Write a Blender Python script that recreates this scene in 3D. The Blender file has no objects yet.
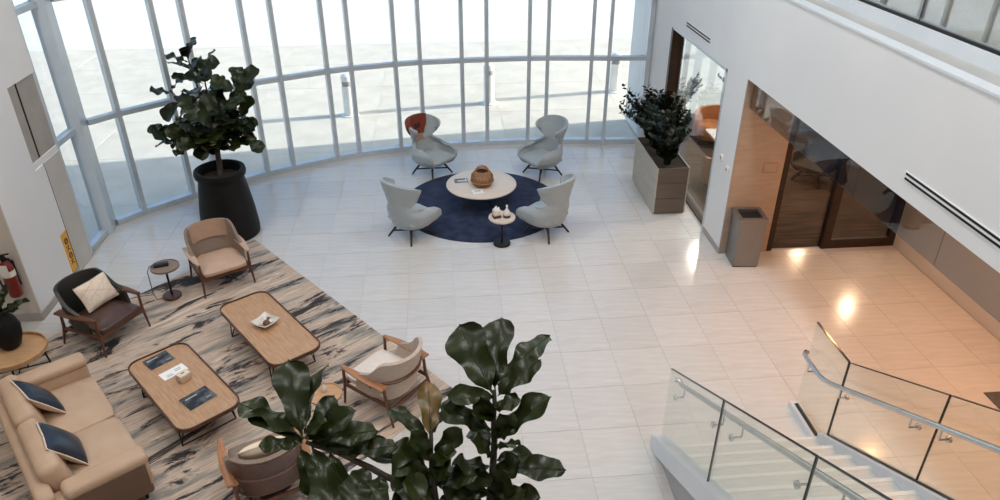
import bpy, bmesh, math, random
from mathutils import Vector, Matrix
R_ = random.Random(7)
sc = bpy.context.scene
COL = sc.collection

# ------------------------------------------------------------------ camera
FPX = 729.0; PITCH = math.radians(29.9); YAW = math.radians(5.0); CAMH = 6.0
cam_d = bpy.data.cameras.new('camera'); cam = bpy.data.objects.new('camera', cam_d); COL.objects.link(cam)
cam.location = (0, 0, CAMH); cam.rotation_euler = (math.pi/2 - PITCH, 0, -YAW)
cam_d.sensor_width = 36; cam_d.lens = 36*FPX/1000; cam_d.clip_end = 300
sc.camera = cam
# ------------------------------------------------------------------ world, sun, exposure
w = bpy.data.worlds.new('world'); sc.world = w; w.use_nodes = True
nt = w.node_tree; nt.nodes.clear()
sky = nt.nodes.new('ShaderNodeTexSky'); sky.sky_type = 'NISHITA'; sky.sun_disc = False
sky.sun_elevation = math.radians(17); sky.sun_rotation = math.radians(82); sky.air_density = 1.0; sky.dust_density = 2.0
hsv = nt.nodes.new('ShaderNodeHueSaturation'); hsv.inputs['Saturation'].default_value = 1.1
bg = nt.nodes.new('ShaderNodeBackground'); bg.inputs['Strength'].default_value = 0.38
wo = nt.nodes.new('ShaderNodeOutputWorld')
nt.links.new(sky.outputs[0], hsv.inputs['Color']); nt.links.new(hsv.outputs[0], bg.inputs[0]); nt.links.new(bg.outputs[0], wo.inputs[0])
SUN_DIR = Vector((-0.985, -0.148, -0.30)).normalized()
sd = bpy.data.lights.new('sun', 'SUN'); sd.energy = 8.0; sd.color = (1, .95, .86); sd.angle = math.radians(.6)
so = bpy.data.objects.new('sun', sd); COL.objects.link(so); so.rotation_euler = SUN_DIR.to_track_quat('-Z', 'Y').to_euler(); so.location = (20, 10, 20)
sc.view_settings.view_transform = 'Standard'; sc.view_settings.look = 'None'
sc.view_settings.gamma = 1; sc.view_settings.use_curve_mapping = False
sc.view_settings.exposure = 0.06
FILL_W = 84.0      # base watts of the unseen fill lights added above the hall
WARM_W = 17.0       # watts of each recess downlight
sc.cycles.use_denoising = True
sc.cycles.max_bounces = 8; sc.cycles.diffuse_bounces = 4; sc.cycles.glossy_bounces = 4
sc.cycles.transparent_max_bounces = 16; sc.cycles.sample_clamp_indirect = 6
sc.cycles.caustics_reflective = False; sc.cycles.caustics_refractive = False

# ------------------------------------------------------------------ camera maths for layout (pixel of the 1000x500 frame -> place)
_F = Vector((math.sin(YAW)*math.cos(PITCH), math.cos(YAW)*math.cos(PITCH), -math.sin(PITCH)))
_R = Vector((math.cos(YAW), -math.sin(YAW), 0)); _U = _R.cross(_F); _C = Vector((0, 0, CAMH))
def ray(u, v): return _F + _R*((u-500)/FPX) - _U*((v-250)/FPX)
def on_z(u, v, z=0): d = ray(u, v); return _C + d*((z-CAMH)/d.z)
def at_d(u, v, d): return _C + ray(u, v)*d
def pix(P):
    d = Vector(P)-_C; a = d.dot(_F); return 500+FPX*d.dot(_R)/a, 250-FPX*d.dot(_U)/a, a

# ------------------------------------------------------------------ materials
def lin(c):
    def f(x):
        x /= 255.0
        return x/12.92 if x <= .04045 else ((x+.055)/1.055)**2.4
    return (f(c[0]), f(c[1]), f(c[2]), 1)
MATS = {}
def mat(name, col=None, rough=.6, metal=0, var=None, scale=8, stretch=(1,1,1), bump=0, detail=4, spec=.5, coat=0, rnd=0, emit=None, sheen=0, bscale=None, ramp=(.35,.65), rot=0):
    """procedural principled: col, optional second colour var mixed by stretched noise, bump, per-object brightness rnd"""
    m = bpy.data.materials.new(name); MATS[name] = m; m.use_nodes = True
    n = m.node_tree.nodes; l = m.node_tree.links; p = n['Principled BSDF']
    p.inputs['Roughness'].default_value = rough; p.inputs['Metallic'].default_value = metal
    p.inputs['Specular IOR Level'].default_value = spec
    if coat: p.inputs['Coat Weight'].default_value = coat; p.inputs['Coat Roughness'].default_value = .15
    if sheen: p.inputs['Sheen Weight'].default_value = sheen
    p.inputs['Base Color'].default_value = lin(col)
    tc = n.new('ShaderNodeTexCoord'); mp = n.new('ShaderNodeMapping'); mp.inputs['Scale'].default_value = stretch
    mp.inputs['Rotation'].default_value = (0, 0, rot)
    l.new(tc.outputs['Object'], mp.inputs[0])
    out = None
    if var:
        nz = n.new('ShaderNodeTexNoise'); nz.inputs['Scale'].default_value = scale; nz.inputs['Detail'].default_value = detail
        l.new(mp.outputs[0], nz.inputs['Vector'])
        cr = n.new('ShaderNodeValToRGB'); cr.color_ramp.elements[0].position = ramp[0]; cr.color_ramp.elements[1].position = ramp[1]
        cr.color_ramp.elements[0].color = lin(col); cr.color_ramp.elements[1].color = lin(var)
        l.new(nz.outputs['Fac'], cr.inputs[0]); out = cr.outputs[0]
    if rnd:
        oi = n.new('ShaderNodeObjectInfo'); mr = n.new('ShaderNodeMapRange')
        mr.inputs['To Min'].default_value = 1-rnd; mr.inputs['To Max'].default_value = 1+rnd
        l.new(oi.outputs['Random'], mr.inputs['Value'])
        hs = n.new('ShaderNodeHueSaturation'); l.new(mr.outputs[0], hs.inputs['Value'])
        if out: l.new(out, hs.inputs['Color'])
        else: hs.inputs['Color'].default_value = lin(col)
        out = hs.outputs[0]
    if out: l.new(out, p.inputs['Base Color'])
    if bump:
        nb = n.new('ShaderNodeTexNoise'); nb.inputs['Scale'].default_value = bscale or scale*4; nb.inputs['Detail'].default_value = 3
        l.new(mp.outputs[0], nb.inputs['Vector'])
        bp = n.new('ShaderNodeBump'); bp.inputs['Strength'].default_value = bump; bp.inputs['Distance'].default_value = .01
        l.new(nb.outputs['Fac'], bp.inputs['Height']); l.new(bp.outputs[0], p.inputs['Normal'])
    if emit: p.inputs['Emission Color'].default_value = lin(emit[0]); p.inputs['Emission Strength'].default_value = emit[1]
    return m
def glass(name, tint=(235,242,240), refl=1.0, rough=0.0, ior=1.5):
    m = bpy.data.materials.new(name); MATS[name] = m; m.use_nodes = True
    n = m.node_tree.nodes; l = m.node_tree.links; n.remove(n['Principled BSDF'])
    t = n.new('ShaderNodeBsdfTransparent'); t.inputs[0].default_value = lin(tint)
    g = n.new('ShaderNodeBsdfGlossy'); g.inputs['Roughness'].default_value = rough; g.inputs[0].default_value = (refl, refl, refl, 1)
    lw = n.new('ShaderNodeLayerWeight'); lw.inputs['Blend'].default_value = .5
    pw = n.new('ShaderNodeMath'); pw.operation = 'POWER'; pw.inputs[1].default_value = 4.5; l.new(lw.outputs['Facing'], pw.inputs[0])
    fr = n.new('ShaderNodeMath'); fr.operation = 'MULTIPLY_ADD'; f0 = ((ior-1)/(ior+1))**2; fr.inputs[1].default_value = 1-f0; fr.inputs[2].default_value = f0; fr.use_clamp = True
    l.new(pw.outputs[0], fr.inputs[0])
    mx = n.new('ShaderNodeMixShader'); l.new(fr.outputs[0], mx.inputs[0]); l.new(t.outputs[0], mx.inputs[1]); l.new(g.outputs[0], mx.inputs[2])
    l.new(mx.outputs[0], n['Material Output'].inputs[0]); return m

mat('tile', (199,196,192), .16, var=(209,206,203), scale=2.2, stretch=(1,7,1), bump=.02, spec=.7, rnd=.035, detail=6)
mat('grout', (176,172,168), .7)
mat('white_wall', (228,228,229), .6, var=(223,223,225), scale=.8, bump=.02, bscale=90)
mat('wall_warm', (206,196,186), .6, var=(200,190,180), scale=1, bump=.02, bscale=90)
mat('panel_grey', (170,163,155), .55, var=(160,152,145), scale=3)
mat('panel_light', (196,191,186), .55, var=(190,185,180), scale=3)
mat('baseboard', (168,160,154), .5, var=(162,154,148), scale=5)
mat('tan_wall', (172,154,138), .5, var=(164,145,128), scale=3, stretch=(1,1,6))
mat('alu', (196,205,212), .35, metal=.35, var=(188,197,205), scale=6)
mat('alu_pale', (205,214,220), .4, metal=.2, var=(198,207,214), scale=4)
mat('bronze', (62,48,40), .4, metal=.5, var=(54,42,36), scale=8)
mat('black', (22,22,23), .5, var=(28,27,27), scale=20)
mat('black_metal', (28,27,27), .4, metal=.6, var=(36,34,33), scale=20)
mat('slot_black', (12,12,13), .8)
mat('ledge_grey', (178,178,176), .6, var=(168,168,166), scale=2)
mat('stair_white', (214,220,226), .4, var=(208,214,220), scale=3)
mat('stair_side', (168,168,170), .5, var=(160,160,162), scale=3)
mat('tread', (198,196,190), .35, var=(186,184,178), scale=5, stretch=(1,10,1), detail=6)
mat('nosing', (212,211,206), .4, var=(206,205,200), scale=9)
mat('steel', (205,205,205), .22, metal=1, var=(195,195,195), scale=30, stretch=(1,1,.1))
mat('bin_steel', (138,137,136), .38, metal=.8, var=(134,133,132), scale=60, stretch=(1,1,.05))
mat('glass_edge', (34,48,48), .15)
glass('pane', (244,248,250), .9)
glass('rail_glass', (248,251,249), .9)
glass('baffle_glass', (216,216,213), 1.0, ior=1.6)
glass('bronze_glass', (214,204,194), .8)
glass('coated_glass', (225,225,220), 1.0, ior=3.0)
mat('plaza', (226,219,205), .85, var=(214,206,192), scale=1.6, bump=.05, rnd=.02, detail=8)
mat('plaza_white', (240,238,232), .85, var=(230,227,220), scale=1, bump=.03, rnd=.015, detail=8)
mat('plaza_joint', (214,207,194), .9)
mat('bollard', (238,238,236), .5, var=(230,230,228), scale=4)
mat('ceiling', (232,232,230), .8, var=(228,228,226), scale=2)
mat('fill_glow', (255,250,240), .5, emit=((255,246,232), 6))  # diffuser glow of the added lobby fill lights
mat('lamp_warm', (255,225,180), .5, emit=((255,200,130), 6))
mat('carpet', (98,77,65), .95, var=(30,24,22), scale=1.6, stretch=(1,10,1), detail=8, bump=.2)
mat('grey_fabric', (168,176,180), .85, var=(156,164,168), scale=60, bump=.15, bscale=180, sheen=.2)
mat('dark_fabric', (70,72,74), .85, var=(60,62,64), scale=50, bump=.15)
mat('chair_leg', (40,32,30), .4, var=(32,26,24), scale=15)
mat('rust', (128,58,40), .9, var=(108,46,32), scale=40, bump=.25, bscale=150)
mat('rust_dark', (74,36,26), .9, var=(64,30,22), scale=40)
mat('sand_knit', (176,152,134), .9, var=(150,126,108), scale=70, bump=.25)
mat('navy_rug', (26,34,58), .95, var=(42,54,84), scale=5, bump=.3, bscale=120, detail=8)
mat('ash_top', (222,208,194), .4, var=(214,198,183), scale=4, stretch=(1,12,1))
mat('oak', (192,154,118), .38, var=(174,134,100), scale=5, stretch=(1,9,1), detail=6, rnd=.06)
mat('oak_light', (196,156,116), .4, var=(182,140,100), scale=5, stretch=(1,9,1), detail=6)
mat('walnut', (104,62,42), .38, var=(84,48,32), scale=7, stretch=(8,8,1), detail=5)
mat('walnut_rim', (92,58,40), .4, var=(78,48,32), scale=7)
mat('arm_wood', (176,124,84), .38, var=(156,106,70), scale=7, stretch=(6,1,1), detail=5)
mat('leather_tan', (198,168,146), .42, var=(188,157,135), scale=5, bump=.05)
mat('leather_pad', (170,140,118), .5, var=(162,132,110), scale=5, bump=.05)
mat('taupe', (138,120,108), .8, var=(126,110,98), scale=50, bump=.12)
mat('leather_brown', (84,62,54), .35, var=(72,52,45), scale=4, bump=.05)
mat('olive_black', (44,43,38), .45, var=(36,35,31), scale=8, bump=.05)
mat('cream', (226,214,204), .75, var=(218,205,194), scale=30, bump=.1)
mat('beige_back', (190,174,162), .8, var=(180,164,152), scale=40, bump=.12)
mat('brown_back', (92,62,50), .45, var=(78,52,42), scale=6, bump=.05)
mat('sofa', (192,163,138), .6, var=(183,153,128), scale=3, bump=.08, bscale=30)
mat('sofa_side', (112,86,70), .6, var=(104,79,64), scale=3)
mat('navy_satin', (34,46,62), .32, var=(28,38,52), scale=4, bump=.1, bscale=14)
mat('pillow_cream', (226,210,194), .85, var=(216,198,180), scale=30, bump=.2)
mat('pillow_white', (236,222,204), .85, var=(228,205,176), scale=6, bump=.2)
mat('piping', (206,186,168), .85)
mat('paper', (240,240,238), .7)
mat('print_grey', (150,150,150), .6)
mat('magazine', (26,26,28), .3, var=(120,120,120), scale=9, ramp=(.45,.8), detail=6)
mat('cover_mark', (190,190,188), .4)
mat('box_tan', (206,186,166), .6, var=(200,180,160), scale=10)
mat('box_brown', (126,96,78), .6)
mat('ceramic', (226,222,216), .25, var=(214,208,200), scale=8)
mat('shell_brown', (110,72,50), .4, var=(70,44,32), scale=16)
mat('rattan', (168,122,84), .6, var=(140,98,64), scale=30)
mat('pot_black', (7,7,8), .6, var=(10,10,11), scale=10, spec=.3)
mat('soil', (50,40,32), .95, var=(36,28,22), scale=40, bump=.5)
mat('trunk', (62,52,42), .85, var=(46,38,31), scale=14, stretch=(1,1,.3), bump=.4)
mat('fig_leaf', (37,45,15), .33, var=(27,34,11), scale=6, rnd=.22, bump=.06, spec=.3)
mat('leaf_vein', (52,64,34), .45)
mat('fig_leaf_old', (120,84,42), .4, var=(70,74,34), scale=6)
mat('zz_leaf', (28,36,21), .4, var=(20,27,15), scale=12, rnd=.15, spec=.25)
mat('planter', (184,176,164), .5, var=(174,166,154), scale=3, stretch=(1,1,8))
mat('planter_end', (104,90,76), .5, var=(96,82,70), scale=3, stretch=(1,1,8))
mat('exting_red', (118,36,27), .3, var=(106,30,22), scale=6)
mat('tag_white', (226,220,212), .6)
mat('sign_orange', (226,168,64), .5, var=(218,158,56), scale=10)
mat('sign_ink', (58,40,22), .6)
mat('device', (30,30,32), .35)
mat('tan_leather_far', (176,118,78), .45, var=(160,104,68), scale=4)
mat('mat_grey', (92,90,88), .9, var=(80,78,76), scale=30)

# ------------------------------------------------------------------ rug material
def rug_mat():
    m = bpy.data.materials.new('streak_rug'); MATS['streak_rug'] = m; m.use_nodes = True
    n = m.node_tree.nodes; l = m.node_tree.links; p = n['Principled BSDF']; p.inputs['Roughness'].default_value = .95
    tc = n.new('ShaderNodeTexCoord')
    def noise(sx, sy, off, detail, dist=0, rough=.6):
        mp = n.new('ShaderNodeMapping'); mp.inputs['Rotation'].default_value = (0, 0, -math.atan2(.60, .80)); mp.inputs['Location'].default_value = off
        m2 = n.new('ShaderNodeMapping'); m2.inputs['Scale'].default_value = (sx, sy, 1)
        l.new(tc.outputs['Object'], mp.inputs[0]); l.new(mp.outputs[0], m2.inputs[0])
        z = n.new('ShaderNodeTexNoise'); z.inputs['Scale'].default_value = 1; z.inputs['Detail'].default_value = detail
        z.inputs['Roughness'].default_value = rough; z.inputs['Distortion'].default_value = dist
        l.new(m2.outputs[0], z.inputs['Vector']); return z
    a = noise(.75, 4.0, (3, 1, 0), 6, .5, .62); b = noise(.85, 3.4, (9, 4, 0), 7, 1.2, .7); c = noise(1.6, 40, (1, 8, 0), 3)
    cr = n.new('ShaderNodeValToRGB'); e = cr.color_ramp.elements
    e[0].position = .34; e[0].color = lin((128,122,116)); e[1].position = .66; e[1].color = lin((224,206,190))
    for pos, c_ in ((.44, (170,159,148)), (.5, (206,184,165)), (.56, (188,166,148))):
        k = e.new(pos); k.color = lin(c_)
    l.new(a.outputs['Fac'], cr.inputs[0])
    dk = n.new('ShaderNodeValToRGB'); d = dk.color_ramp.elements
    d[0].position = .405; d[0].color = (1,1,1,1); d[1].position = .465; d[1].color = (0,0,0,1)
    l.new(b.outputs['Fac'], dk.inputs[0])
    mx = n.new('ShaderNodeMix'); mx.data_type = 'RGBA'; l.new(dk.outputs[0], mx.inputs[0]); l.new(cr.outputs[0], mx.inputs[6]); mx.inputs[7].default_value = lin((54,51,54))
    m3 = n.new('ShaderNodeMix'); m3.data_type = 'RGBA'; m3.blend_type = 'MULTIPLY'; m3.inputs[0].default_value = .35
    c2 = n.new('ShaderNodeValToRGB'); c2.color_ramp.elements[0].position = .35; c2.color_ramp.elements[0].color = (.35,.35,.35,1); c2.color_ramp.elements[1].position = .6
    l.new(c.outputs['Fac'], c2.inputs[0]); l.new(mx.outputs[2], m3.inputs[6]); l.new(c2.outputs[0], m3.inputs[7])
    l.new(m3.outputs[2], p.inputs['Base Color'])
    bp = n.new('ShaderNodeBump'); bp.inputs['Strength'].default_value = .3; bp.inputs['Distance'].default_value = .01
    l.new(c.outputs['Fac'], bp.inputs['Height']); l.new(bp.outputs[0], p.inputs['Normal'])
rug_mat()

# ------------------------------------------------------------------ mesh builder
class MB:
    def __init__(s): s.v = []; s.f = []
    def add(s, vs, fs, M=None):
        o = len(s.v)
        s.v += [tuple(M @ Vector(v)) if M is not None else tuple(v) for v in vs]
        s.f += [tuple(i+o for i in f) for f in fs]; return s
    def box(s, x0, x1, y0, y1, z0, z1, M=None):
        vs = [(x,y,z) for z in (z0,z1) for y in (y0,y1) for x in (x0,x1)]
        return s.add(vs, [(0,2,3,1),(4,5,7,6),(0,1,5,4),(2,6,7,3),(0,4,6,2),(1,3,7,5)], M)
    def bar(s, a, b, w, h, up=(0,0,1)):
        a = Vector(a); b = Vector(b); d = (b-a).normalized(); up = Vector(up)
        if abs(d.dot(up)) > .999: up = Vector((0,1,0))
        x = d.cross(up).normalized(); z = x.cross(d)
        vs = [p + x*(sx*w/2) + z*(sz*h/2) for p in (a,b) for sz in (-1,1) for sx in (-1,1)]
        return s.add(vs, [(0,1,3,2),(4,6,7,5),(0,4,5,1),(2,3,7,6),(0,2,6,4),(1,5,7,3)])
    def tube(s, pts, r, n=8, cap=True):
        pts = [Vector(p) for p in pts]; m = len(pts); rs = r if isinstance(r, (list,tuple)) else [r]*m
        vs = []; fs = []; pu = None
        for i, p in enumerate(pts):
            d = (pts[min(i+1,m-1)] - pts[max(i-1,0)]).normalized()
            if pu is None: pu = d.orthogonal().normalized()
            x = (pu - d*pu.dot(d)).normalized(); pu = x; y = d.cross(x)
            for k in range(n):
                a = 2*math.pi*k/n; vs.append(p + (x*math.cos(a)+y*math.sin(a))*rs[i])
        for i in range(m-1):
            for k in range(n):
                k2 = (k+1) % n; fs.append((i*n+k, i*n+k2, (i+1)*n+k2, (i+1)*n+k))
        if cap: fs.append(tuple(reversed(range(n)))); fs.append(tuple(range((m-1)*n, m*n)))
        return s.add(vs, fs)
    def lathe(s, prof, n=28, c=(0,0,0)):
        vs = []; fs = []; m = len(prof)
        for r, z in prof:
            for k in range(n):
                a = 2*math.pi*k/n; vs.append((c[0]+r*math.cos(a), c[1]+r*math.sin(a), c[2]+z))
        for i in range(m-1):
            for k in range(n):
                k2 = (k+1) % n; fs.append((i*n+k, i*n+k2, (i+1)*n+k2, (i+1)*n+k))
        if prof[0][0] > 1e-4: fs.append(tuple(reversed(range(n))))
        if prof[-1][0] > 1e-4: fs.append(tuple(range((m-1)*n, m*n)))
        return s.add(vs, fs)
    def prism(s, poly, z0, z1):
        n = len(poly); vs = [(x,y,z0) for x,y in poly] + [(x,y,z1) for x,y in poly]
        fs = [tuple(reversed(range(n))), tuple(range(n, 2*n))] + [(i,(i+1)%n,n+(i+1)%n,n+i) for i in range(n)]
        return s.add(vs, fs)
    def prism_x(s, poly, x0, x1):      # poly in (y, z)
        n = len(poly); vs = [(x0,y,z) for y,z in poly] + [(x1,y,z) for y,z in poly]
        return s.add(vs, [tuple(reversed(range(n))), tuple(range(n, 2*n))] + [(i,(i+1)%n,n+(i+1)%n,n+i) for i in range(n)])
    def sheet(s, fn, nu, nv, th):      # closed shell: fn(u,v)->Vector, u,v in 0..1, thickness th along the normal
        P = [[Vector(fn(i/nu, j/nv)) for i in range(nu+1)] for j in range(nv+1)]
        N = []
        for j in range(nv+1):
            row = []
            for i in range(nu+1):
                du = P[j][min(i+1,nu)]-P[j][max(i-1,0)]; dv = P[min(j+1,nv)][i]-P[max(j-1,0)][i]
                c = du.cross(dv); row.append(c.normalized() if c.length > 1e-9 else Vector((0,0,1)))
            N.append(row)
        W = nu+1; K = W*(nv+1)
        vs = [P[j][i]+N[j][i]*th/2 for j in range(nv+1) for i in range(W)] + [P[j][i]-N[j][i]*th/2 for j in range(nv+1) for i in range(W)]
        fs = []
        for j in range(nv):
            for i in range(nu):
                a = j*W+i; fs.append((a,a+1,a+W+1,a+W)); fs.append((K+a,K+a+W,K+a+W+1,K+a+1))
        bd = [i for i in range(W)] + [j*W+nu for j in range(1,nv+1)] + [nv*W+i for i in range(nu-1,-1,-1)] + [j*W for j in range(nv-1,0,-1)]
        for k in range(len(bd)):
            a = bd[k]; b = bd[(k+1) % len(bd)]; fs.append((a, K+a, K+b, b))
        return s.add(vs, fs)
    def rbox(s, x0, x1, y0, y1, z0, z1, r=.04, seg=3, M=None, puff=0):
        bm = bmesh.new(); bmesh.ops.create_cube(bm, size=1)
        bmesh.ops.scale(bm, vec=(x1-x0, y1-y0, z1-z0), verts=bm.verts)
        if puff:
            bmesh.ops.subdivide_edges(bm, edges=bm.edges[:], cuts=5, use_grid_fill=True)
            hx, hy, hz = (x1-x0)/2, (y1-y0)/2, (z1-z0)/2
            for v in bm.verts:
                x, y, z = v.co.x/hx, v.co.y/hy, v.co.z/hz
                k = (1-x*x)*(1-y*y); v.co.z += math.copysign(puff*k, z)*(abs(z))
                # round off the corners
                e = max(0, abs(x)-.6)/.4; g = max(0, abs(y)-.6)/.4; h = max(0, abs(z)-.5)/.5
                v.co.z -= math.copysign(r*.8*min(1, e*e+g*g), z)*h
                v.co.x -= math.copysign(r*.6*(h*h+g*g*.6), x)*e; v.co.y -= math.copysign(r*.6*(h*h+e*e*.6), y)*g
        else:
            bmesh.ops.bevel(bm, geom=bm.edges[:], offset=r, segments=seg, profile=.5, affect='EDGES')
        T = Matrix.Translation(((x0+x1)/2, (y0+y1)/2, (z0+z1)/2))
        if M is not None: T = M @ T
        bm.verts.index_update()
        s.add([v.co.copy() for v in bm.verts], [tuple(v.index for v in f.verts) for f in bm.faces], T); bm.free(); return s
    def mesh(s, name, m, smooth=True, ang=40):
        me = bpy.data.meshes.new(name); me.from_pydata(s.v, [], s.f); me.materials.append(MATS[m] if isinstance(m, str) else m)
        bm = bmesh.new(); bm.from_mesh(me); bmesh.ops.recalc_face_normals(bm, faces=bm.faces)
        if smooth:
            for f in bm.faces: f.smooth = True
            for e in bm.edges:
                if len(e.link_faces) == 2 and e.calc_face_angle(0) > math.radians(ang): e.smooth = False
        bm.to_mesh(me); bm.free(); return me
    def build(s, name, m, parent=None, smooth=True, ang=40): return obj(name, s.mesh(name, m, smooth, ang), parent)
def obj(name, data, parent=None):
    o = bpy.data.objects.new(name, data); COL.objects.link(o)
    if parent is not None: o.parent = parent
    return o
def thing(name, label, cat, loc=(0,0,0), rz=0, group=None):
    o = obj(name, None); o.empty_display_size = .1; o.location = loc; o.rotation_euler = (0,0,rz)
    return tag(o, label, cat, group)
def tag(o, label, cat, group=None):
    o['label'] = label; o['category'] = cat
    if group: o['group'] = group
    return o
def struct(o, label, cat): o['kind'] = 'structure'; return tag(o, label, cat)
def stuff(o): o['kind'] = 'stuff'; return o
def rrect(hx, hy, r, n=6):
    p = []
    for cx, cy, a0 in ((hx-r,hy-r,0),(-hx+r,hy-r,90),(-hx+r,-hy+r,180),(hx-r,-hy+r,270)):
        for k in range(n+1):
            a = math.radians(a0+90*k/n); p.append((cx+r*math.cos(a), cy+r*math.sin(a)))
    return p
def copy_tree(o, parent=None):
    c = o.copy(); COL.objects.link(c); c.parent = parent
    for ch in [x for x in o.children]: copy_tree(ch, c)
    return c
def face_rz(fx, fy): return math.atan2(fy, fx) - math.pi/2      # local +Y turned to (fx, fy)

# ================================================================== SETTING
WX = 4.46                        # plane of the white wall on the right
MULL = [(-5.74,11.86),(-5.38,12.28),(-4.68,12.9),(-4.30,13.22),(-3.47,13.82),(-3.0,14.07),(-2.16,14.49),(-1.71,14.66),(-0.84,14.89),
        (-0.34,14.98),(0.52,15.05),(1.04,15.08),(1.93,15.09),(2.32,15.08),(3.24,15.0),(3.6,14.96),(4.5,14.9)]
SIDE = [(-5.76,11.12),(-5.75,11.6)]
WTOP = 8.4; TR = [1.88, 3.82, 5.8, 8.3]
# ---- floor with tiles
fl = MB().prism([(-12,-9),(12,-9),(12,10.06),(4.7,10.06),(4.7,14.95)] + [(x,y) for x,y in reversed(MULL)] + [(-5.78,10.78),(-5.78,9.1),(-12,9.1)], -.3, -.004).build('floor', 'grout', smooth=False)
struct(fl, 'pale limestone tile floor of the lobby with thin joints', 'floor')
CLIP = [(-5.70,-2),(7.43,-2),(7.43,9.99),(4.46,10.0),(4.46,14.86)] + [(x,y-.02) for x,y in reversed(MULL[:-1])] + [(-5.70,11.0)]
def clip_poly(poly, x0, x1, y0, y1):
    for ax, lim, sgn in ((0,x0,1),(0,x1,-1),(1,y0,1),(1,y1,-1)):
        out = []
        for i in range(len(poly)):
            a = poly[i]; b = poly[(i+1) % len(poly)]
            ia = sgn*(a[ax]-lim) >= 0; ib = sgn*(b[ax]-lim) >= 0
            if ia: out.append(a)
            if ia != ib:
                t = (lim-a[ax])/(b[ax]-a[ax]); out.append((a[0]+t*(b[0]-a[0]), a[1]+t*(b[1]-a[1])))
        poly = out
        if not poly: return []
    return poly
TW, TD, GAP = .68, .722, .002
tile_full = MB().box(-TW/2+GAP, TW/2-GAP, -TD/2+GAP, TD/2-GAP, -.004, 0).mesh('tile', 'tile', False)
cand = []
for i in range(-13, 9):
    for j in range(-11, 15):
        x0 = 2.15+TW*i; y0 = 5.44+TD*j
        p = clip_poly(CLIP, x0+GAP, x0+TW-GAP, y0+GAP, y0+TD-GAP)
        if len(p) < 3: continue
        area = abs(sum(p[k][0]*p[(k+1)%len(p)][1]-p[(k+1)%len(p)][0]*p[k][1] for k in range(len(p))))/2
        if area < .01: continue
        u, v, a = pix((x0+TW/2, y0+TD/2, 0))
        vis = a > 0 and -30 < u < 1040 and 100 < v < 530
        cand.append((0 if vis else 1, a if a > 0 else 99, x0, y0, p, area))
cand.sort(key=lambda c: c[:2])
rest = MB()
for k, (nv, a, x0, y0, p, area) in enumerate(cand):
    full = area > (TW-2*GAP)*(TD-2*GAP)*.995
    if nv == 0 and k < 300:
        if full:
            o = obj('tile', tile_full, fl); o.location = (x0+TW/2, y0+TD/2, 0)
        else:
            o = MB().prism(p, -.004, 0).build('tile', 'tile', fl, False)
    else: rest.prism(p, -.004, 0)
stuff(rest.build('tile_field', 'tile', fl, False))

# ---- curtain wall
win = struct(obj('window_1', None), 'tall curved curtain wall of aluminium mullions and clear panes', 'window')
def post(p, nrm, w, d, z0, z1, m, parent, name='mullion'):
    n = Vector((nrm[0], nrm[1], 0)).normalized(); t = Vector((n.y, -n.x, 0)); c = Vector((p[0], p[1], 0))
    poly = [c+t*(sx*w/2)+n*(sy*d/2) for sx, sy in ((-1,-1),(1,-1),(1,1),(-1,1))]
    return MB().prism([(q.x,q.y) for q in poly], z0, z1).build(name, m, parent, False)
CTR = (1.2, 5.0)
allp = SIDE + MULL
for i, p in enumerate(MULL[1:-1]): post(p, (p[0]-CTR[0], p[1]-CTR[1]), .075, .17, 0, WTOP, 'alu', win)
post((-5.79,11.70), (-.2,1), .2, .40, 0, WTOP, 'alu_pale', win, 'corner_column')
post((-5.82,10.84), (1,0), .12, .14, 0, WTOP, 'alu_pale', win, 'door_post')
post((4.40,14.9), (0,1), .1, .17, 0, WTOP, 'alu', win, 'end_mullion')
segs = [((-5.82,10.88),(-5.80,11.54))] + [(MULL[i], MULL[i+1]) for i in range(len(MULL)-1)]
for a, b in segs:
    a3 = Vector((a[0],a[1],0)); b3 = Vector((b[0],b[1],0)); d = (b3-a3).normalized()
    a3 += d*.03; b3 -= d*.03; zs = [0.1]+TR; n = Vector((d.y,-d.x,0))
    MB().bar(a3+Vector((0,0,.05)), b3+Vector((0,0,.05)), .15, .1).build('sill', 'alu', win, False)
    for z in TR: MB().bar(a3+Vector((0,0,z)), b3+Vector((0,0,z)), .12, .085).build('transom', 'alu', win, False)
    for z0, z1 in zip(zs[:-1], zs[1:]):
        MB().bar(a3+Vector((0,0,(z0+z1)/2)), b3+Vector((0,0,(z0+z1)/2)), .012, z1-z0-.06).build('pane', 'pane', win, False)
# ---- left wall
wl = MB(); wl.box(-12,-5.70,9.0,10.0,0,9); wl.box(-12,-5.70,10.0,10.78,3.03,9); wl.box(-12,-5.70,10.0,10.25,0,1.84); wl.box(-12,-5.86,10.0,10.78,0,3.03)
wl = struct(wl.build('wall_left', 'white_wall', smooth=False), 'white wall block left of the curtain wall with fire extinguisher', 'wall')
MB().box(-12,-5.705,8.985,9.0,.12,9).build('end_face', 'wall_warm', wl, False)
MB().box(-5.86,-5.735,10.0,10.25,1.93,3.03).build('reveal_panel', 'panel_grey', wl, False)
MB().box(-5.86,-5.735,10.30,10.78,1.93,3.03).build('reveal_panel', 'panel_grey', wl, False)
MB().box(-5.86,-5.71,10.285,10.78,0,1.84).build('reveal_panel', 'panel_light', wl, False)
MB().box(-5.86,-5.712,10.25,10.285,0,1.84).box(-5.86,-5.738,10.25,10.30,1.93,3.03).build('slot', 'slot_black', wl, False)
MB().box(-5.86,-5.72,10.0,10.78,1.84,1.93).build('reveal_rail', 'white_wall', wl, False)
bbm = MB(); bbm.box(-12,-5.69,8.97,8.985,0,.12); bbm.box(-5.70,-5.685,8.985,10.25,0,.12)
struct(bbm.build('baseboard_left', 'baseboard', smooth=False), 'low taupe baseboard round the left wall corner', 'baseboard')
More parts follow.
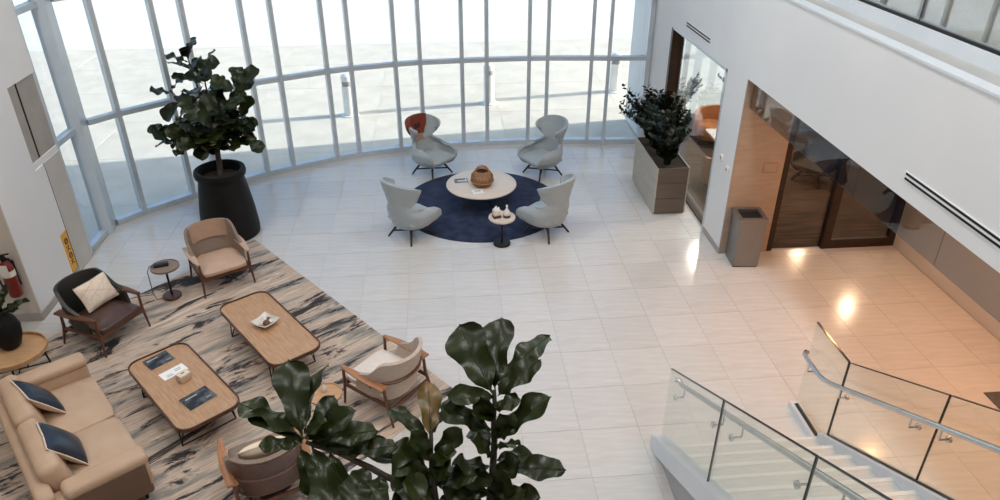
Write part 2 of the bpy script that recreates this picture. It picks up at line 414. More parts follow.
struct(MB().box(-12.2,-12,-9,9.0,0,9).build('wall_far_left', 'wall_warm', smooth=False), 'warm white wall beyond the lounge seating', 'wall')
struct(MB().box(-12,12,-9.2,-9,0,9).build('wall_back', 'white_wall', smooth=False), 'white wall behind the upper floor', 'wall')
# ---- right wall with door opening and bulkhead over the recess
T = .22
wr = MB(); wr.box(WX,WX+T,13.66,14.9,0,4.15); wr.box(WX,WX+T,10.76,13.66,2.82,4.15); wr.box(WX,WX+T,9.99,10.76,0,4.15)
wr.box(WX,WX+T,-4,9.99,2.9,4.15)
wr = struct(wr.build('wall_right', 'white_wall', smooth=False), 'white side wall with glazed doorway and long bulkhead over the recess', 'wall')
MB().box(WX-.012,WX,9.99,10.74,0,.1).build('baseboard', 'baseboard', wr, False)
MB().box(WX,WX+T,14.9,16.5,0,9).build('outer_return', 'white_wall', wr, False)
def slot_vent(y0, y1, z, label):
    t = thing('slot_vent', label, 'vent', (WX, (y0+y1)/2, z)); h = (y1-y0)/2
    MB().box(-.008,0,-h,h,-.045,.045).build('vent_frame', 'white_wall', t, False)
    for k in (-1,1): MB().box(-.0095,-.007,-h+.02,h-.02,k*.024-.012,k*.024+.012).build('slot', 'slot_black', t, False)
slot_vent(11.62, 12.9, 3.03, 'short black twin slot air vent above the glazed doorway')
slot_vent(3.4, 6.1, 3.12, 'long black twin slot air vent above the recess opening')
for y, z, s in ((10.42,1.5,'left'),(10.14,1.42,'right')):
    t = thing('wall_sensor', 'small white wall sensor, %s one of two beside the glazed doorway' % s, 'sensor', (WX,y,z))
    MB().rbox(-.03,0,-.05,.05,-.05,.05,.01,2).build('housing', 'tag_white', t)
    MB().box(-.034,-.03,-.02,.02,-.02,.02).build('face', 'print_grey', t, False)
# door in wall
dr = struct(obj('door_1', None), 'tall glazed doorway with dark bronze frame behind the planter', 'door')
MB().box(WX-.012,WX+T+.01,13.56,13.66,0,2.8).build('jamb', 'bronze', dr, False)
MB().box(WX-.012,WX+T+.01,10.76,10.8,0,2.82).build('jamb', 'alu', dr, False)
MB().box(WX-.012,WX+T+.01,10.76,13.66,2.78,2.82).build('head', 'alu', dr, False)
MB().box(WX+.06,WX+T-.02,10.8,13.46,0,.03).build('threshold', 'bronze', dr, False)
MB().box(WX+.1,WX+.112,10.8,13.46,.03,2.78).build('pane', 'pane', dr, False)
# recess
struct(MB().box(WX+.002,WX+T+.005,9.965,9.989,0,2.9).box(WX+T+.005,5.26,9.965,10.12,0,2.9).build('wall_recess', 'tan_wall', smooth=False), 'tan panelled wall of the recess behind the bin', 'wall')
struct(MB().box(7.45,7.6,-4,10.1,0,2.9).build('wall_recess_side', 'wall_warm', smooth=False), 'warm grey side wall of the recess', 'wall')
struct(MB().box(WX+T,12,-4,10.0,2.9,3.1).build('ceiling_recess', 'ceiling', smooth=False), 'white ceiling of the recess under the upper floor', 'ceiling')
struct(MB().box(WX+T,12,10.0,16.4,2.9,3.1).build('ceiling_lounge', 'ceiling', smooth=False), 'white ceiling of the side lounge', 'ceiling')
w2 = struct(obj('window_2', None), 'dark bronze framed glass storefront at the back of the recess', 'window')
MB().box(5.26,5.36,9.98,10.12,0,2.9).build('jamb', 'bronze', w2, False)
MB().box(6.2,6.34,9.97,10.08,0,2.9).build('stile', 'bronze', w2, False)
MB().box(7.35,7.45,9.97,10.08,0,2.9).build('stile', 'bronze', w2, False)
MB().box(6.34,7.35,9.97,10.08,0,.16).build('bottom_rail', 'bronze', w2, False)
MB().box(5.36,7.35,9.98,10.08,2.78,2.9).build('head', 'bronze', w2, False)
MB().box(6.34,7.35,10.02,10.034,.16,2.78).build('pane', 'bronze_glass', w2, False)
MB().box(5.36,6.2,10.05,10.064,0.005,2.78).build('pane', 'bronze_glass', w2, False)
bf = struct(obj('trim_1', None), 'frameless glass smoke baffle hanging under the bulkhead edge', 'glass baffle')
for k in range(9):
    y1 = 9.97-k*1.5; y0 = y1-1.495
    MB().box(WX+.09,WX+.102,y0,y1,2.47,2.9).build('pane', 'baffle_glass', bf, False)
    MB().box(WX+.08,WX+.112,y1-.05,y1-.01,2.86,2.9).build('clamp', 'steel', bf, False)
# side lounge behind the storefront
lf = struct(MB().box(4.7,12,10.06,16.4,-.3,0).build('floor_lounge', 'carpet', smooth=False), 'dark brown streaked carpet of the side lounge', 'floor')
struct(MB().box(12,12.2,-4,16.5,0,3.1).build('wall_lounge', 'wall_warm', smooth=False), 'far side wall of the side lounge', 'wall')
w3 = struct(obj('window_3', None), 'row of tall windows across the far side of the lounge', 'window')
for k in range(8):
    x = 4.75+k*1.03
    MB().box(x-.04,x+.04,16.35,16.5,0,2.9).build('mullion', 'alu', w3, False)
    if k < 7:
        for z0, z1 in ((.1,1.9),(1.96,2.9)): MB().box(x+.04,x+.99,16.42,16.432,z0,z1).build('pane', 'pane', w3, False)
        for z in (0,1.9): MB().box(x+.04,x+.99,16.36,16.48,z,z+(.1 if z == 0 else .06)).build('transom', 'alu', w3, False)
# upper floor edge at right
tr = struct(MB().box(WX-.012,WX+.14,-4,14.9,4.15,4.175).build('trim_2', 'stair_white', smooth=False), 'white capping along the top of the side wall', 'trim')
struct(MB().box(WX+.14,4.86,-4,14.9,4.13,4.16).build('trim_3', 'ledge_grey', smooth=False), 'grey ledge strip behind the white capping', 'trim')
cb = struct(MB().box(4.86,5.0,-4,14.9,3.1,4.285).build('trim_4', 'stair_white', smooth=False), 'white upstand under the upper glass railing', 'trim')
gr = thing('glass_railing', 'frameless glass railing above the white upstand of the upper floor', 'railing', (4.95,0,4.285))
for k in range(8):
    y1 = 12.4-k*1.72; MB().box(-.008,.008,y1-1.71,y1,.025,1.05).build('glass_panel', 'coated_glass', gr, False)
    MB().box(-.009,.009,y1-.006,y1+.006,.025,1.05).build('panel_joint', 'glass_edge', gr, False)
MB().box(-.02,.02,-2.2,12.4,0,.03).build('base_channel', 'black_metal', gr, False)
MB().tube([(0,-2.2,1.07),(0,12.4,1.07)], .022, 10).build('top_rail', 'steel', gr)
struct(MB().box(5.0,12,-4,16.4,3.1,4.2).build('floor_upper_right', 'tread', smooth=False), 'upper corridor floor behind the glass railing', 'floor')
uw = MB()
uw.box(12,12.2,-4,16.5,4.2,9)
struct(uw.build('wall_upper_right', 'wall_warm', smooth=False), 'beige wall of the upper corridor', 'wall')
struct(MB().box(4.7,12,16.4,16.6,3.1,9).build('wall_outer', 'white_wall', smooth=False), 'outer white wall above the lounge windows', 'wall')
# upper floor under the camera, roof
uf = MB(); uf.box(-12,2.0,-9,.55,3.9,4.2); uf.box(2.0,WX,-9,-2.3,3.9,4.2)
struct(uf.build('floor_upper', 'tread', smooth=False), 'upper gallery floor of the lobby', 'floor')
struct(MB().prism([(-12,-9),(12.2,-9),(12.2,16.5),(4.5,16.5),(4.5,15.0)]+[(x,y+.1) for x,y in reversed(MULL[:-1])]+[(-5.9,11.1),(-12,11.0)], 8.5, 8.8).build('ceiling', 'ceiling', smooth=False), 'high white ceiling of the lobby', 'ceiling')
struct(MB().box(-12.0,-9.5,9.0,11.0,8.4,8.5).build('trim_5', 'alu', smooth=False), 'metal fascia under the roof edge', 'trim')
# ---- plaza outside
gd = struct(MB().box(-60,70,9.2,110,-.5,-.033).build('ground', 'plaza_joint', smooth=False), 'sunlit plaza outside the curtain wall', 'ground')
sl = MB().box(-1.49,1.49,-1.14,1.14,-.06,-.03).mesh('paving_slab', 'plaza', False)
for i in range(-9, 12):
    for j in range(6):
        y = 11.55+j*2.3
        if y < 14.0 and i > 1: continue
        o = obj('paving_slab', sl, gd); o.location = (i*3.0, y, 0)
s2 = MB().box(-2.64,2.64,-2.64,2.64,-.06,-.03).mesh('concrete_slab', 'plaza_white', False)
for i in range(-6, 8):
    for j in range(4):
        o = obj('concrete_slab', s2, gd); o.location = (-.75+i*5.3+2.65, 24.25+2.65+j*5.3, 0)
stuff(MB().box(-60,70,45.5,110,-.06,-.03).build('far_concrete', 'plaza_white', gd, False))

# ================================================================== STAIRCASE
SL = .54; RIS = .162; TRD = .30; SY = 5.66
st = thing('staircase', 'pale stone staircase with glass balustrades and steel handrails rising towards the gallery', 'staircase', (3.2, SY, 0))
st.location = (0, 0, 0)
NST = 25
for k in range(NST):
    y1 = SY-k*TRD; z1 = (k+1)*RIS
    s_ = MB().box(2.36, 4.03, y1-TRD-.05, y1, max(0, z1-RIS-.12 if k else 0), z1-.0).build('step', 'tread', st, False)
    MB().box(2.36, 4.03, y1-.035, y1+.008, z1-.03, z1+.003).build('nosing', 'nosing', s_, False)
def slope(z0, y): return z0 + SL*(5.7-y)
YE = -2.0
# solid left skirt and stringers
MB().prism_x([(5.83,0),(YE,0),(YE,slope(.0,YE)),(5.83,.08)], 2.26, 2.34).build('side_wall', 'stair_side', st, False)
MB().prism_x([(5.88,.0),(5.88,.13),(5.8,.19),(YE,slope(.20,YE)),(YE,slope(-.10,YE)),(5.7,.0)], 2.22, 2.36).build('stringer', 'stair_white', st, False)
MB().prism_x([(5.66,0),(5.66,.22),(YE,slope(.20,YE)),(YE,slope(-.16,YE)),(5.35,0)], 4.03, 4.15).build('stringer', 'stair_white', st, False)
MB().box(4.03,4.15,5.66,6.34,0,.08).build('curb', 'stair_white', st, False)
def glass_run(x, ys, name='glass_panel'):
    for y0, y1 in zip(ys[:-1], ys[1:]):
        a, b = y0-.008, y1+.008
        g = MB().prism_x([(a,slope(.19,a)),(b,slope(.19,b)),(b,slope(1.2,b)),(a,slope(1.2,a))], x-.01, x+.01).build(name, 'rail_glass', st, False)
        MB().bar((x,a,slope(1.2,a)),(x,b,slope(1.2,b)), .022, .007).build('top_edge', 'glass_edge', g, False)
        MB().bar((x,b,slope(.2,b)),(x,b,slope(1.2,b)), .022, .007, (0,1,0)).build('side_edge', 'glass_edge', g, False)
        MB().bar((x,a,slope(.2,a)),(x,b,slope(.2,b)), .035, .02).build('base_gasket', 'glass_edge', g, False)
glass_run(2.29, [5.76,4.5,3.15,1.8,.45,-.9,-2.0])
glass_run(4.09, [5.56,4.25,2.9,1.55,.2,-1.1])
g = MB().box(4.08,4.10,5.58,6.28,.08,1.27).build('glass_panel', 'rail_glass', st, False)
MB().box(4.079,4.101,5.58,6.28,1.265,1.278).build('top_edge', 'glass_edge', g, False)
MB().box(4.079,4.101,5.568,5.582,.08,1.27).build('side_edge', 'glass_edge', g, False)
MB().box(4.07,4.112,5.58,6.28,.078,.095).build('base_gasket', 'glass_edge', g, False)
HR = .026
hl = [(2.37,5.80,.97),(2.40,5.78,.985),(2.41,5.72,slope(.98,5.72)),(2.41,5.0,slope(.98,5.0)),(2.41,YE,slope(.98,YE))]
MB().tube(hl, HR, 12).build('handrail', 'steel', st)
hr = [(4.05,6.26,.87),(4.02,6.25,.89),(3.98,6.20,.90),(3.97,6.1,.90),(3.97,5.82,.90),(3.97,5.72,.925),(3.97,5.6,.975),(3.97,5.0,slope(.92,5.0)),(3.97,YE,slope(.92,YE))]
MB().tube(hr, HR, 12).build('handrail', 'steel', st)
for x, hx, z0, ys in ((2.30,2.41,.98,(5.62,4.68,4.32,3.32,2.97,2.0)), (4.08,3.97,.92,(6.05,5.42,4.42,4.08,3.0))):
    for y in ys:
        zt = .90 if y > 5.75 and x > 4 else slope(z0, y)
        if 5.3 < y < 5.75 and x > 4: zt = slope(.92, y)
        b = MB().tube([(x,y,zt-.13),(hx-.0*(hx-x),y,zt-.13),(hx,y,zt-.10),(hx,y,zt-.02)], .009, 8).build('bracket', 'steel', st)
        s = 1 if hx > x else -1
        MB().tube([(x+s*.01,y,zt-.13),(x+s*.035,y,zt-.13)], .03, 14).build('rosette', 'steel', b)

# ================================================================== RECESS AND LOUNGE DOWNLIGHTS, ADDED LOBBY FILL
def ceil_light(x, y, z, r, watts, colr, label, group, glow):  # builds the downlights and also the added lobby fill
    t = thing('ceiling_light', label, 'light', (x,y,z), 0, group)
    MB().lathe([(r+.03,0),(r+.03,-.06),(r,-.06),(r,-.03),(0.0,-.03)], 24).build('housing', 'alu', t)
    MB().lathe([(r-.002,-.035),(r-.002,-.045),(0,-.045)], 24).build('diffuser', glow, t)
    L = bpy.data.lights.new('lamp', 'AREA'); L.shape = 'DISK'; L.size = r*2; L.energy = watts; L.color = colr
    lo = obj('lamp', L, t); lo.location = (0,0,-.07)
for x, kw in ((-4.8,.9),(-.8,.55),(3.2,1.15)):  # unseen fill lights, added overhead to raise the brightness of the hall
    for y in (1.5,5.5,9.5):
        ceil_light(x, y, 8.5, .55, FILL_W*kw, (.975,.985,1), 'large round fill light added above the frame to brighten the lobby', 'added lobby fill lights', 'fill_glow')
for x in (5.5,6.7):
    for y in (3.2,5.6,8.0):
        ceil_light(x, y, 2.9, .09, WARM_W, (1,.45,.17), 'small warm downlight in the recess ceiling', 'recess downlights', 'lamp_warm')
for x, y in ((6,12.2),(8.5,12.2),(6,14.6),(8.5,14.6)):
    ceil_light(x, y, 2.9, .09, 60, (1,.85,.7), 'small downlight in the side lounge ceiling', 'lounge downlights', 'lamp_warm')

# ================================================================== ROUND SEATING GROUP
RC = (.72, 12.13)
rg = MB().lathe([(1.47,0),(1.47,.008),(1.455,.014),(0,.014)], 72, (0,0,0)).build('round_rug', 'navy_rug'); rg.location = (RC[0],RC[1],0.001)
tag(rg, 'round navy blue rug under the pale round coffee table', 'rug')
t = thing('round_coffee_table', 'round pale wood coffee table on thin dark legs on the navy rug', 'table', (RC[0],RC[1],.016))
MB().lathe([(.63,.375),(.64,.383),(.64,.398),(.63,.404),(0,.404)], 56).build('tabletop', 'ash_top', t)
MB().lathe([(.615,.36),(.625,.376),(0,.376)], 56).build('under_rim', 'walnut_rim', t)
for k in range(4):
    a = math.pi/2*k+.5; c, s = math.cos(a), math.sin(a)
    MB().tube([(c*.08,s*.08,.36),(c*.12,s*.12,.2),(c*.42,s*.42,.0)], [.012,.012,.01], 8).build('leg', 'black_metal', t)
ZT = .42
# basket on the table
b = thing('rattan_basket', 'woven honey rattan basket with a hoop handle on the round table', 'basket', (.73,12.05,ZT))
bs = MB(); prof = [(.12,0),(.17,.05),(.2,.12),(.19,.2),(.15,.26),(.11,.28)]
for k in range(20):
    a = 2*math.pi*k/20
    bs.tube([(r*math.cos(a+i*.1), r*math.sin(a+i*.1), z) for i,(r,z) in enumerate(prof)], .009, 5)
    bs.tube([(r*math.cos(a-i*.1), r*math.sin(a-i*.1), z) for i,(r,z) in enumerate(prof)], .009, 5)
bs.build('weave', 'rattan', b)
MB().lathe([(.1,.005),(.16,.05),(.19,.12),(.18,.2),(.14,.26),(.12,.26),(.16,.2),(.17,.12),(.12,.03),(0,.02)], 20).build('liner', 'leather_pad', b)
for z, r in ((0.01,.125),(.10,.2),(.275,.118)):
    MB().tube([(r*math.cos(2*math.pi*k/24), r*math.sin(2*math.pi*k/24), z) for k in range(25)], .014, 6).build('hoop', 'rattan', b)
for s in (-1,1):
    MB().tube([(.115*math.cos(a)+0, s*.03, .27+.10*math.sin(a)) for a in [math.pi*k/12 for k in range(13)]], .012, 6).build('handle', 'rattan', b)
def booklet(name, label, cat, loc, rz, sx, sy, h, mt, marks=(), page=True):
    t = thing(name, label, cat, loc, rz)
    MB().box(-sx/2,sx/2,-sy/2,sy/2,h-.003,h).build('cover', mt, t, False)
    MB().box(-sx/2+.004,sx/2-.004,-sy/2+.004,sy/2-.004,.001,h-.003).build('pages', 'paper', t, False)
    for (x0,x1,y0,y1,m) in marks: MB().box(x0,x1,y0,y1,h,h+.0012).build('print', m, t, False)
    return t
p_ = on_z(461,181,ZT)
booklet('magazine', 'dark covered magazine beside the rattan basket', 'magazine', p_, .05, .24, .17, .012, 'magazine', ((-.07,.07,-.055,.02,'cover_mark'),(.08,.1,-.06,.06,'paper'),(-.1,-.085,-.07,.06,'print_grey')))
p_ = on_z(478,192,ZT)
booklet('leaflet', 'white leaflet lying in front of the rattan basket', 'leaflet', p_, .2, .2, .18, .006, 'paper', ((-.06,.06,.03,.05,'print_grey'),(-.06,.05,0,.01,'print_grey')))

# wing chair ---------------------------------------------------------
def interp(tab, z):
    if z <= tab[0][0]: return tab[0][1]
    for (a,fa),(b,fb) in zip(tab[:-1], tab[1:]):
        if z <= b:
            k = (z-a)/(b-a); k = k*k*(3-2*k); return fa+(fb-fa)*k
    return tab[-1][1]
A_T = [(.24,.22),(.30,.32),(.40,.385),(.52,.40),(.60,.34),(.70,.285),(.85,.32),(.98,.365),(1.08,.375),(1.14,.37)]
E_T = [(.24,.24),(.30,.34),(.40,.37),(.48,.35),(.54,.27),(.58,.05),(.62,-.14),(.70,-.21),(.82,-.13),(.92,-.05),(1.02,-.04),(1.08,-.05),(1.14,-.08)]
def wing_pt(q, z, off=0):          # q -1..1 around, off outward
    a = interp(A_T, z)+off; e = interp(E_T, z); yb = -.30 - .20*max(0, z-.4) + .10*max(0, .34-z)/.1*.6 - off
    b = .27; y0 = yb+b
    s = abs(q); sg = 1 if q >= 0 else -1
    if e <= y0:
        th = math.acos(max(-1, min(1, (y0-e)/b)))*s
        return Vector((sg*a*math.sin(th), y0-b*math.cos(th), z))
    arc = 1.45*(a+b)/2; L = arc+(e-y0); d = s*L
    if d < arc: th = d/arc*math.pi/2; return Vector((sg*a*math.sin(th), y0-b*math.cos(th), z))
    f = (d-arc)/(e-y0+1e-6)
    return Vector((sg*(a-.05*f*f), y0+(d-arc), z))
def wing_top(q): return 1.125-.16*abs(q)**2.0
def make_wing():
    t = thing('wing_chair', 'x', 'armchair')
    def fn(u, v):
        q = (u-.5)*2
        return wing_pt(q, .25+(wing_top(q)-.25)*v)
    MB().sheet(fn, 30, 26, .05).build('shell', 'grey_fabric', t, ang=70)
    MB().lathe([(.0,.235),(.2,.235),(.30,.26),(.33,.30),(0,.30)], 24).build('seat_base', 'grey_fabric', t)
    MB().rbox(-.325,.325,-.27,.385,.29,.43,.06,3,None,.035).build('seat', 'grey_fabric', t, ang=80)
    for sx in (-1,1):
        for sy in (-1,1):
            MB().tube([(sx*.14,sy*.14,.26),(sx*.285,sy*.285,0)], [.026,.016], 8).build('leg', 'chair_leg', t)
    for s in (-1,1): MB().bar((-.225,-.225*s,.11),(.225,.225*s,.11), .018, .026).build('stretcher', 'chair_leg', t, False)
    return t
wg = make_wing()
WING = [((-.18,13.62),(.72,-.69),'pale grey wing chair by the curtain wall with a rust throw over its back'),
        ((2.03,13.38),(-.88,-.47),'pale grey wing chair by the curtain wall with bare back'),
        ((-.54,11.03),(.72,.69),'pale grey wing chair seen from behind, left of the small two-bottle table'),
        ((1.74,10.91),(-.71,.70),'pale grey wing chair seen from behind, right of the small two-bottle table')]
wing_objs = []
for i, (c, fdir, lab) in enumerate(WING):
    o = wg if i == 0 else copy_tree(wg)
    o.location = (c[0],c[1],.0); o.rotation_euler = (0,0,face_rz(*fdir)); o['label'] = lab; o['group'] = 'wing chairs round the navy rug'
    wing_objs.append(o)
# throw over the first chair
th = thing('throw_blanket', 'rust throw with a sand knitted edge over the wing chair back', 'blanket', wg.location, wg.rotation_euler.z)
def thr(lo, hi):
    def fn(u, v):
        q = .18+(u-.5)*1.15; zt = wing_top(q)-.02
        s = lo+(hi-lo)*v           # 0 bottom inside .. 1 top rim .. >1 down the outside
        if s <= 1: return wing_pt(q, .62+(zt-.62)*s, -.036) + Vector((0,0,.045*max(0,(s-.8))*5))
        return wing_pt(q, zt-.3*(s-1), .036) + Vector((0,0,.045*max(0,1-(s-1)*6)))
    return fn
MB().sheet(thr(.30,1.5), 12, 16, .012).build('rust_cloth', 'rust', th, ang=80)
MB().sheet(thr(.02,.30), 12, 4, .012).build('knit_edge', 'sand_knit', th, ang=80)
def sticker(fn, u0, u1, v0, v1, th_): return lambda u, v: Vector(fn(u0+(u1-u0)*u, v0+(v1-v0)*v)) + Vector((0,.008,0))
MB().sheet(sticker(thr(.30,1.5), .22,.48,.2,.36,0), 4, 3, .004).build('motif', 'rust_dark', th)

# pedestal side tables ------------------------------------------------
def pedestal(loc, r, h, top_m, label, rim_m='walnut_rim'):
    t = thing('pedestal_table', label, 'table', loc)
    MB().lathe([(r*.98,h-.02),(r,h-.012),(r,h+.012),(r-.012,h+.012),(r-.014,h),(0,h)], 36).build('tray_top', top_m, t)
    MB().lathe([(.016,.02),(.016,h-.02)], 12).build('stem', 'black_metal', t)
    MB().lathe([(r*.66,0),(r*.66,.035),(r*.62,.045),(0,.045)], 32).build('base', rim_m, t)
    return t
P2 = (.96,10.60,0)
pedestal(P2, .22, .50, 'ash_top', 'small round pedestal table with two white vessels at the rug edge', 'black_metal')
def vessel(name, label, dx, dy, prof, lid):
    t = thing(name, label, 'vessel', (P2[0]+dx,P2[1]+dy,.502))
    MB().lathe(prof, 20).build('body', 'ceramic', t); MB().lathe([(prof[0][0]+.004,.0),(prof[0][0]+.006,.045),(0,.045)], 20).build('band', 'shell_brown', t)
    MB().lathe(lid, 16).build('lid', 'ceramic', t)
    return t
v1 = thing('sugar_box', 'white square canister with brown base on the small pedestal table', 'canister', (P2[0]-.09,P2[1]+.0,.502), .3)
MB().rbox(-.06,.06,-.05,.05,.045,.15,.012,2).build('body', 'ceramic', v1); MB().rbox(-.062,.062,-.052,.052,0,.05,.008,2).build('band', 'shell_brown', v1)
for k, (x, y) in enumerate(((-.03,0),(0,.02),(.03,-.01))): MB().rbox(x-.014,x+.014,y-.012,y+.012,.145,.185+.012*(k%2),.005,1).build('packet', 'paper', v1)
vessel('carafe', 'white bottle shaped carafe with slim neck on the small pedestal table', .08, .0, [(.055,.0),(.06,.06),(.055,.1),(.03,.135),(.015,.16),(.015,.19)], [(.019,.188),(.02,.205),(.012,.22),(0,.225)])
sp = (-4.05,9.42,0)
pedestal((sp[0],sp[1],.011), .2, .52, 'taupe', 'small dark pedestal table between the brown and the tan armchair')
d = thing('phone_charger', 'black charging pad with cable on the dark pedestal table', 'charger', (sp[0]-.05,sp[1]+.02,.533), .3)
MB().rbox(-.1,.1,-.045,.045,0,.045,.01,2).build('body', 'device', d)
MB().tube([(-.1,0,.02),(-.16,.0,.03),(-.2,-.02,-.05),(-.2,-.04,-.4),(-.17,-.05,-.51),(.02,-.05,-.515)], .006, 6).build('cable', 'device', d)
c_ = MB().tube([(-4.33,9.49,.008),(-4.5,9.47,.008),(-4.72,9.40,.008)], .008, 6).build('power_cord', 'device'); tag(c_, 'short black cord lying on the tiles left of the dark pedestal table', 'cord')

# ================================================================== LOUNGE
RUG = [(-3.2,11.1),(.05,6.97),(-3.6,3.25),(-7.0,6.9),(-5.66,8.26)]
rugo = MB().prism(list(reversed(RUG)), .0005, .010).build('lounge_rug', 'streak_rug', smooth=False)
tag(rugo, 'large streaked rug in beige, grey and charcoal under the lounge seating', 'rug')
RZ = .0105
def frame_arm(t, s, mt):
    # wooden arm paddle: slim at the front post, wide at the back
    n = 12; P = []
    for k in range(n+1):
        f = k/n; y = .34-.68*f; x = .36+.015*math.sin(f*3.1); wdt = .022+.032*math.sin(min(1,f*1.15)*math.pi*.62); z = .555-.02*f+.01*math.sin(f*3)
        P.append((x, y, z, wdt))
    m = MB(); vs = []
    for x, y, z, w_ in P:
        for dx, dz in ((-1,-1),(1,-1),(1.05,.4),(.7,1),(-.7,1),(-1.05,.4)): vs.append((s*(x+dx*w_), y, z+dz*.014))
    fs = [tuple(range(6)), tuple(range(n*6, n*6+6))]
    for k in range(n):
        for j in range(6): fs.append((k*6+j, k*6+(j+1)%6, (k+1)*6+(j+1)%6, (k+1)*6+j))
    m.add(vs, fs); m.build('arm', mt, t, ang=50)
def make_lounge(label, loc, fdir, seat_m, back_m, wood='walnut', arm_m='arm_wood', pad=None, outer=None):
    t = thing('lounge_chair', label, 'armchair', (loc[0],loc[1],RZ), face_rz(*fdir), 'wooden lounge chairs on the streaked rug')
    for s in (-1,1):
        MB().tube([(s*.375,.35,0),(s*.355,.33,.3),(s*.355,.325,.55)], [.013,.02,.017], 8).build('leg', wood, t)
        MB().tube([(s*.36,-.42,0),(s*.345,-.33,.3),(s*.35,-.30,.55)], [.013,.021,.018], 8).build('leg', wood, t)
        MB().bar((s*.355,.33,.29),(s*.345,-.33,.27), .022, .045).build('side_rail', wood, t, False)
        frame_arm(t, s, arm_m)
    MB().bar((-.355,.33,.29),(.355,.33,.29), .022, .05).build('front_rail', wood, t, False)
    MB().bar((-.35,-.36,.2),(.35,-.36,.2), .022, .05).build('rear_stretcher', wood, t, False)
    # upholstered curved back wrapping to the sides
    def fn(u, v):
        q = (u-.5)*2; a = abs(q); top = .84-.28*max(0,(a-.55)/.45)**1.6; z = .27+(top-.27)*v
        lean = -.16*max(0,v-.15); th_ = q*math.radians(100); hx = .33+.025*v
        sn = math.sin(max(-math.pi/2, min(math.pi/2, th_))); x = math.copysign(hx*abs(sn)**.8, sn)
        y = -.06-.27*math.cos(th_) + lean*(1-.5*a)
        if a > .9: y += (a-.9)*1.6
        return Vector((x, y, z))
    bk = MB().sheet(fn, 24, 10, .045).build('backrest', back_m, t, ang=70)
    if outer:
        MB().sheet(lambda u, v: fn(.06+.88*u, .04+.9*v)+Vector((0,-.03,0))*1.0, 22, 9, .02).build('outer_back', outer, bk, ang=70)
    MB().tube([fn(k/20, .55)+Vector((0,-.03,0))*(1 if .1 < k/20 < .9 else .3) + Vector(((k/20-.5)*.03,0,-.03)) for k in range(1,20)], .02, 6).build('back_rail', wood, t)
    MB().rbox(-.325,.325,-.28,.36,.29,.42,.05,3,None,.035).build('seat', seat_m, t, ang=80)
    if pad: MB().sheet(lambda u, v: fn(.27+.46*u, .56+.455*v)+Vector((0,.036,.004)), 10, 6, .015).build('head_pad', pad, t, ang=80)
    return t, fn
make_lounge('tan leather lounge chair with head pad in front of the potted fig tree', (-3.41,9.82), (.516,-.857), 'leather_tan', 'taupe', pad='leather_pad', arm_m='leather_tan')
make_lounge('dark brown leather lounge chair with cream pillow beside the white wall corner', (-4.62,8.5), (.89,-.46), 'leather_brown', 'olive_black', arm_m='walnut')
make_lounge('cream seated lounge chair with beige back at the right edge of the streaked rug', (-.77,6.92), (-.77,.64), 'cream', 'beige_back')
make_lounge('taupe lounge chair with brown leather back and pillow, nearest the foreground plant', (-1.93,5.6), (-.4,.92), 'taupe', 'taupe', outer='brown_back')
def pillow(name, label, loc, rot, sx, sy, th_, m_front, m_back=None, lines=None, group=None):
    t = thing(name, label, 'pillow', loc); t.rotation_euler = rot
    if group: t['group'] = group
    def half(sgn):
        def fn(u, v):
            x = (u-.5)*2; y = (v-.5)*2
            k = (max(0,1-x*x)*max(0,1-y*y))**.42
            px = x*(1-.07*(1-y*y)*0-.06*(1-abs(y))*abs(x)); py = y*(1-.06*(1-abs(x))*abs(y))
            return Vector((px*sx/2, py*sy/2, sgn*th_/2*k))
        return fn
    f = half(1)
    MB().sheet(f, 14, 14, .006).build('front', m_front, t, ang=80)
    MB().sheet(half(-1), 14, 14, .006).build('back', m_back or m_front, t, ang=80)
    e = [(-1,-1),(1,-1),(1,1),(-1,1),(-1,-1)]; pts = []
    for (a,b),(c,d_) in zip(e[:-1], e[1:]):
        for k in range(8): pts.append(f(((a+(c-a)*k/8)+1)/2, ((b+(d_-b)*k/8)+1)/2))
    MB().tube(pts+[pts[0]], .008, 6).build('piping', m_back or 'piping', t)
    if lines:
        for seg in lines: MB().tube([f(seg[0]+(seg[2]-seg[0])*k/8, seg[1]+(seg[3]-seg[1])*k/8)+Vector((0,0,.002)) for k in range(9)], .006, 5).build('stitch', 'piping', t)
    return t
def lean_rot(fx, fy, tilt):      # pillow standing, front (+Z local) turned to (fx,fy), tilted back
    n = Vector((fx*math.cos(tilt), fy*math.cos(tilt), math.sin(tilt))).normalized(); up = Vector((0,0,1)); x = up.cross(n).normalized(); y = n.cross(x)
    return Matrix((x, y, n)).transposed().to_euler()
pillow('throw_pillow', 'cream quilted pillow on the dark brown lounge chair', (-4.62-.12*.89+.06,8.5+.12*.46+.06,RZ+.64), lean_rot(.89,-.46,.5), .48, .36, .16, 'pillow_cream', None, ((0,.3,1,.9),(0,.9,1,.2),(.3,0,1,.5),(0,.6,.6,1)))
pillow('throw_pillow', 'pale patterned pillow on the chair behind the foreground plant', (-1.93+.03,5.6-.05,RZ+.60), lean_rot(-.4,.92,.6), .5, .3, .15, 'pillow_white', None, ((0,.3,1,.5),(0,.7,1,.8)))

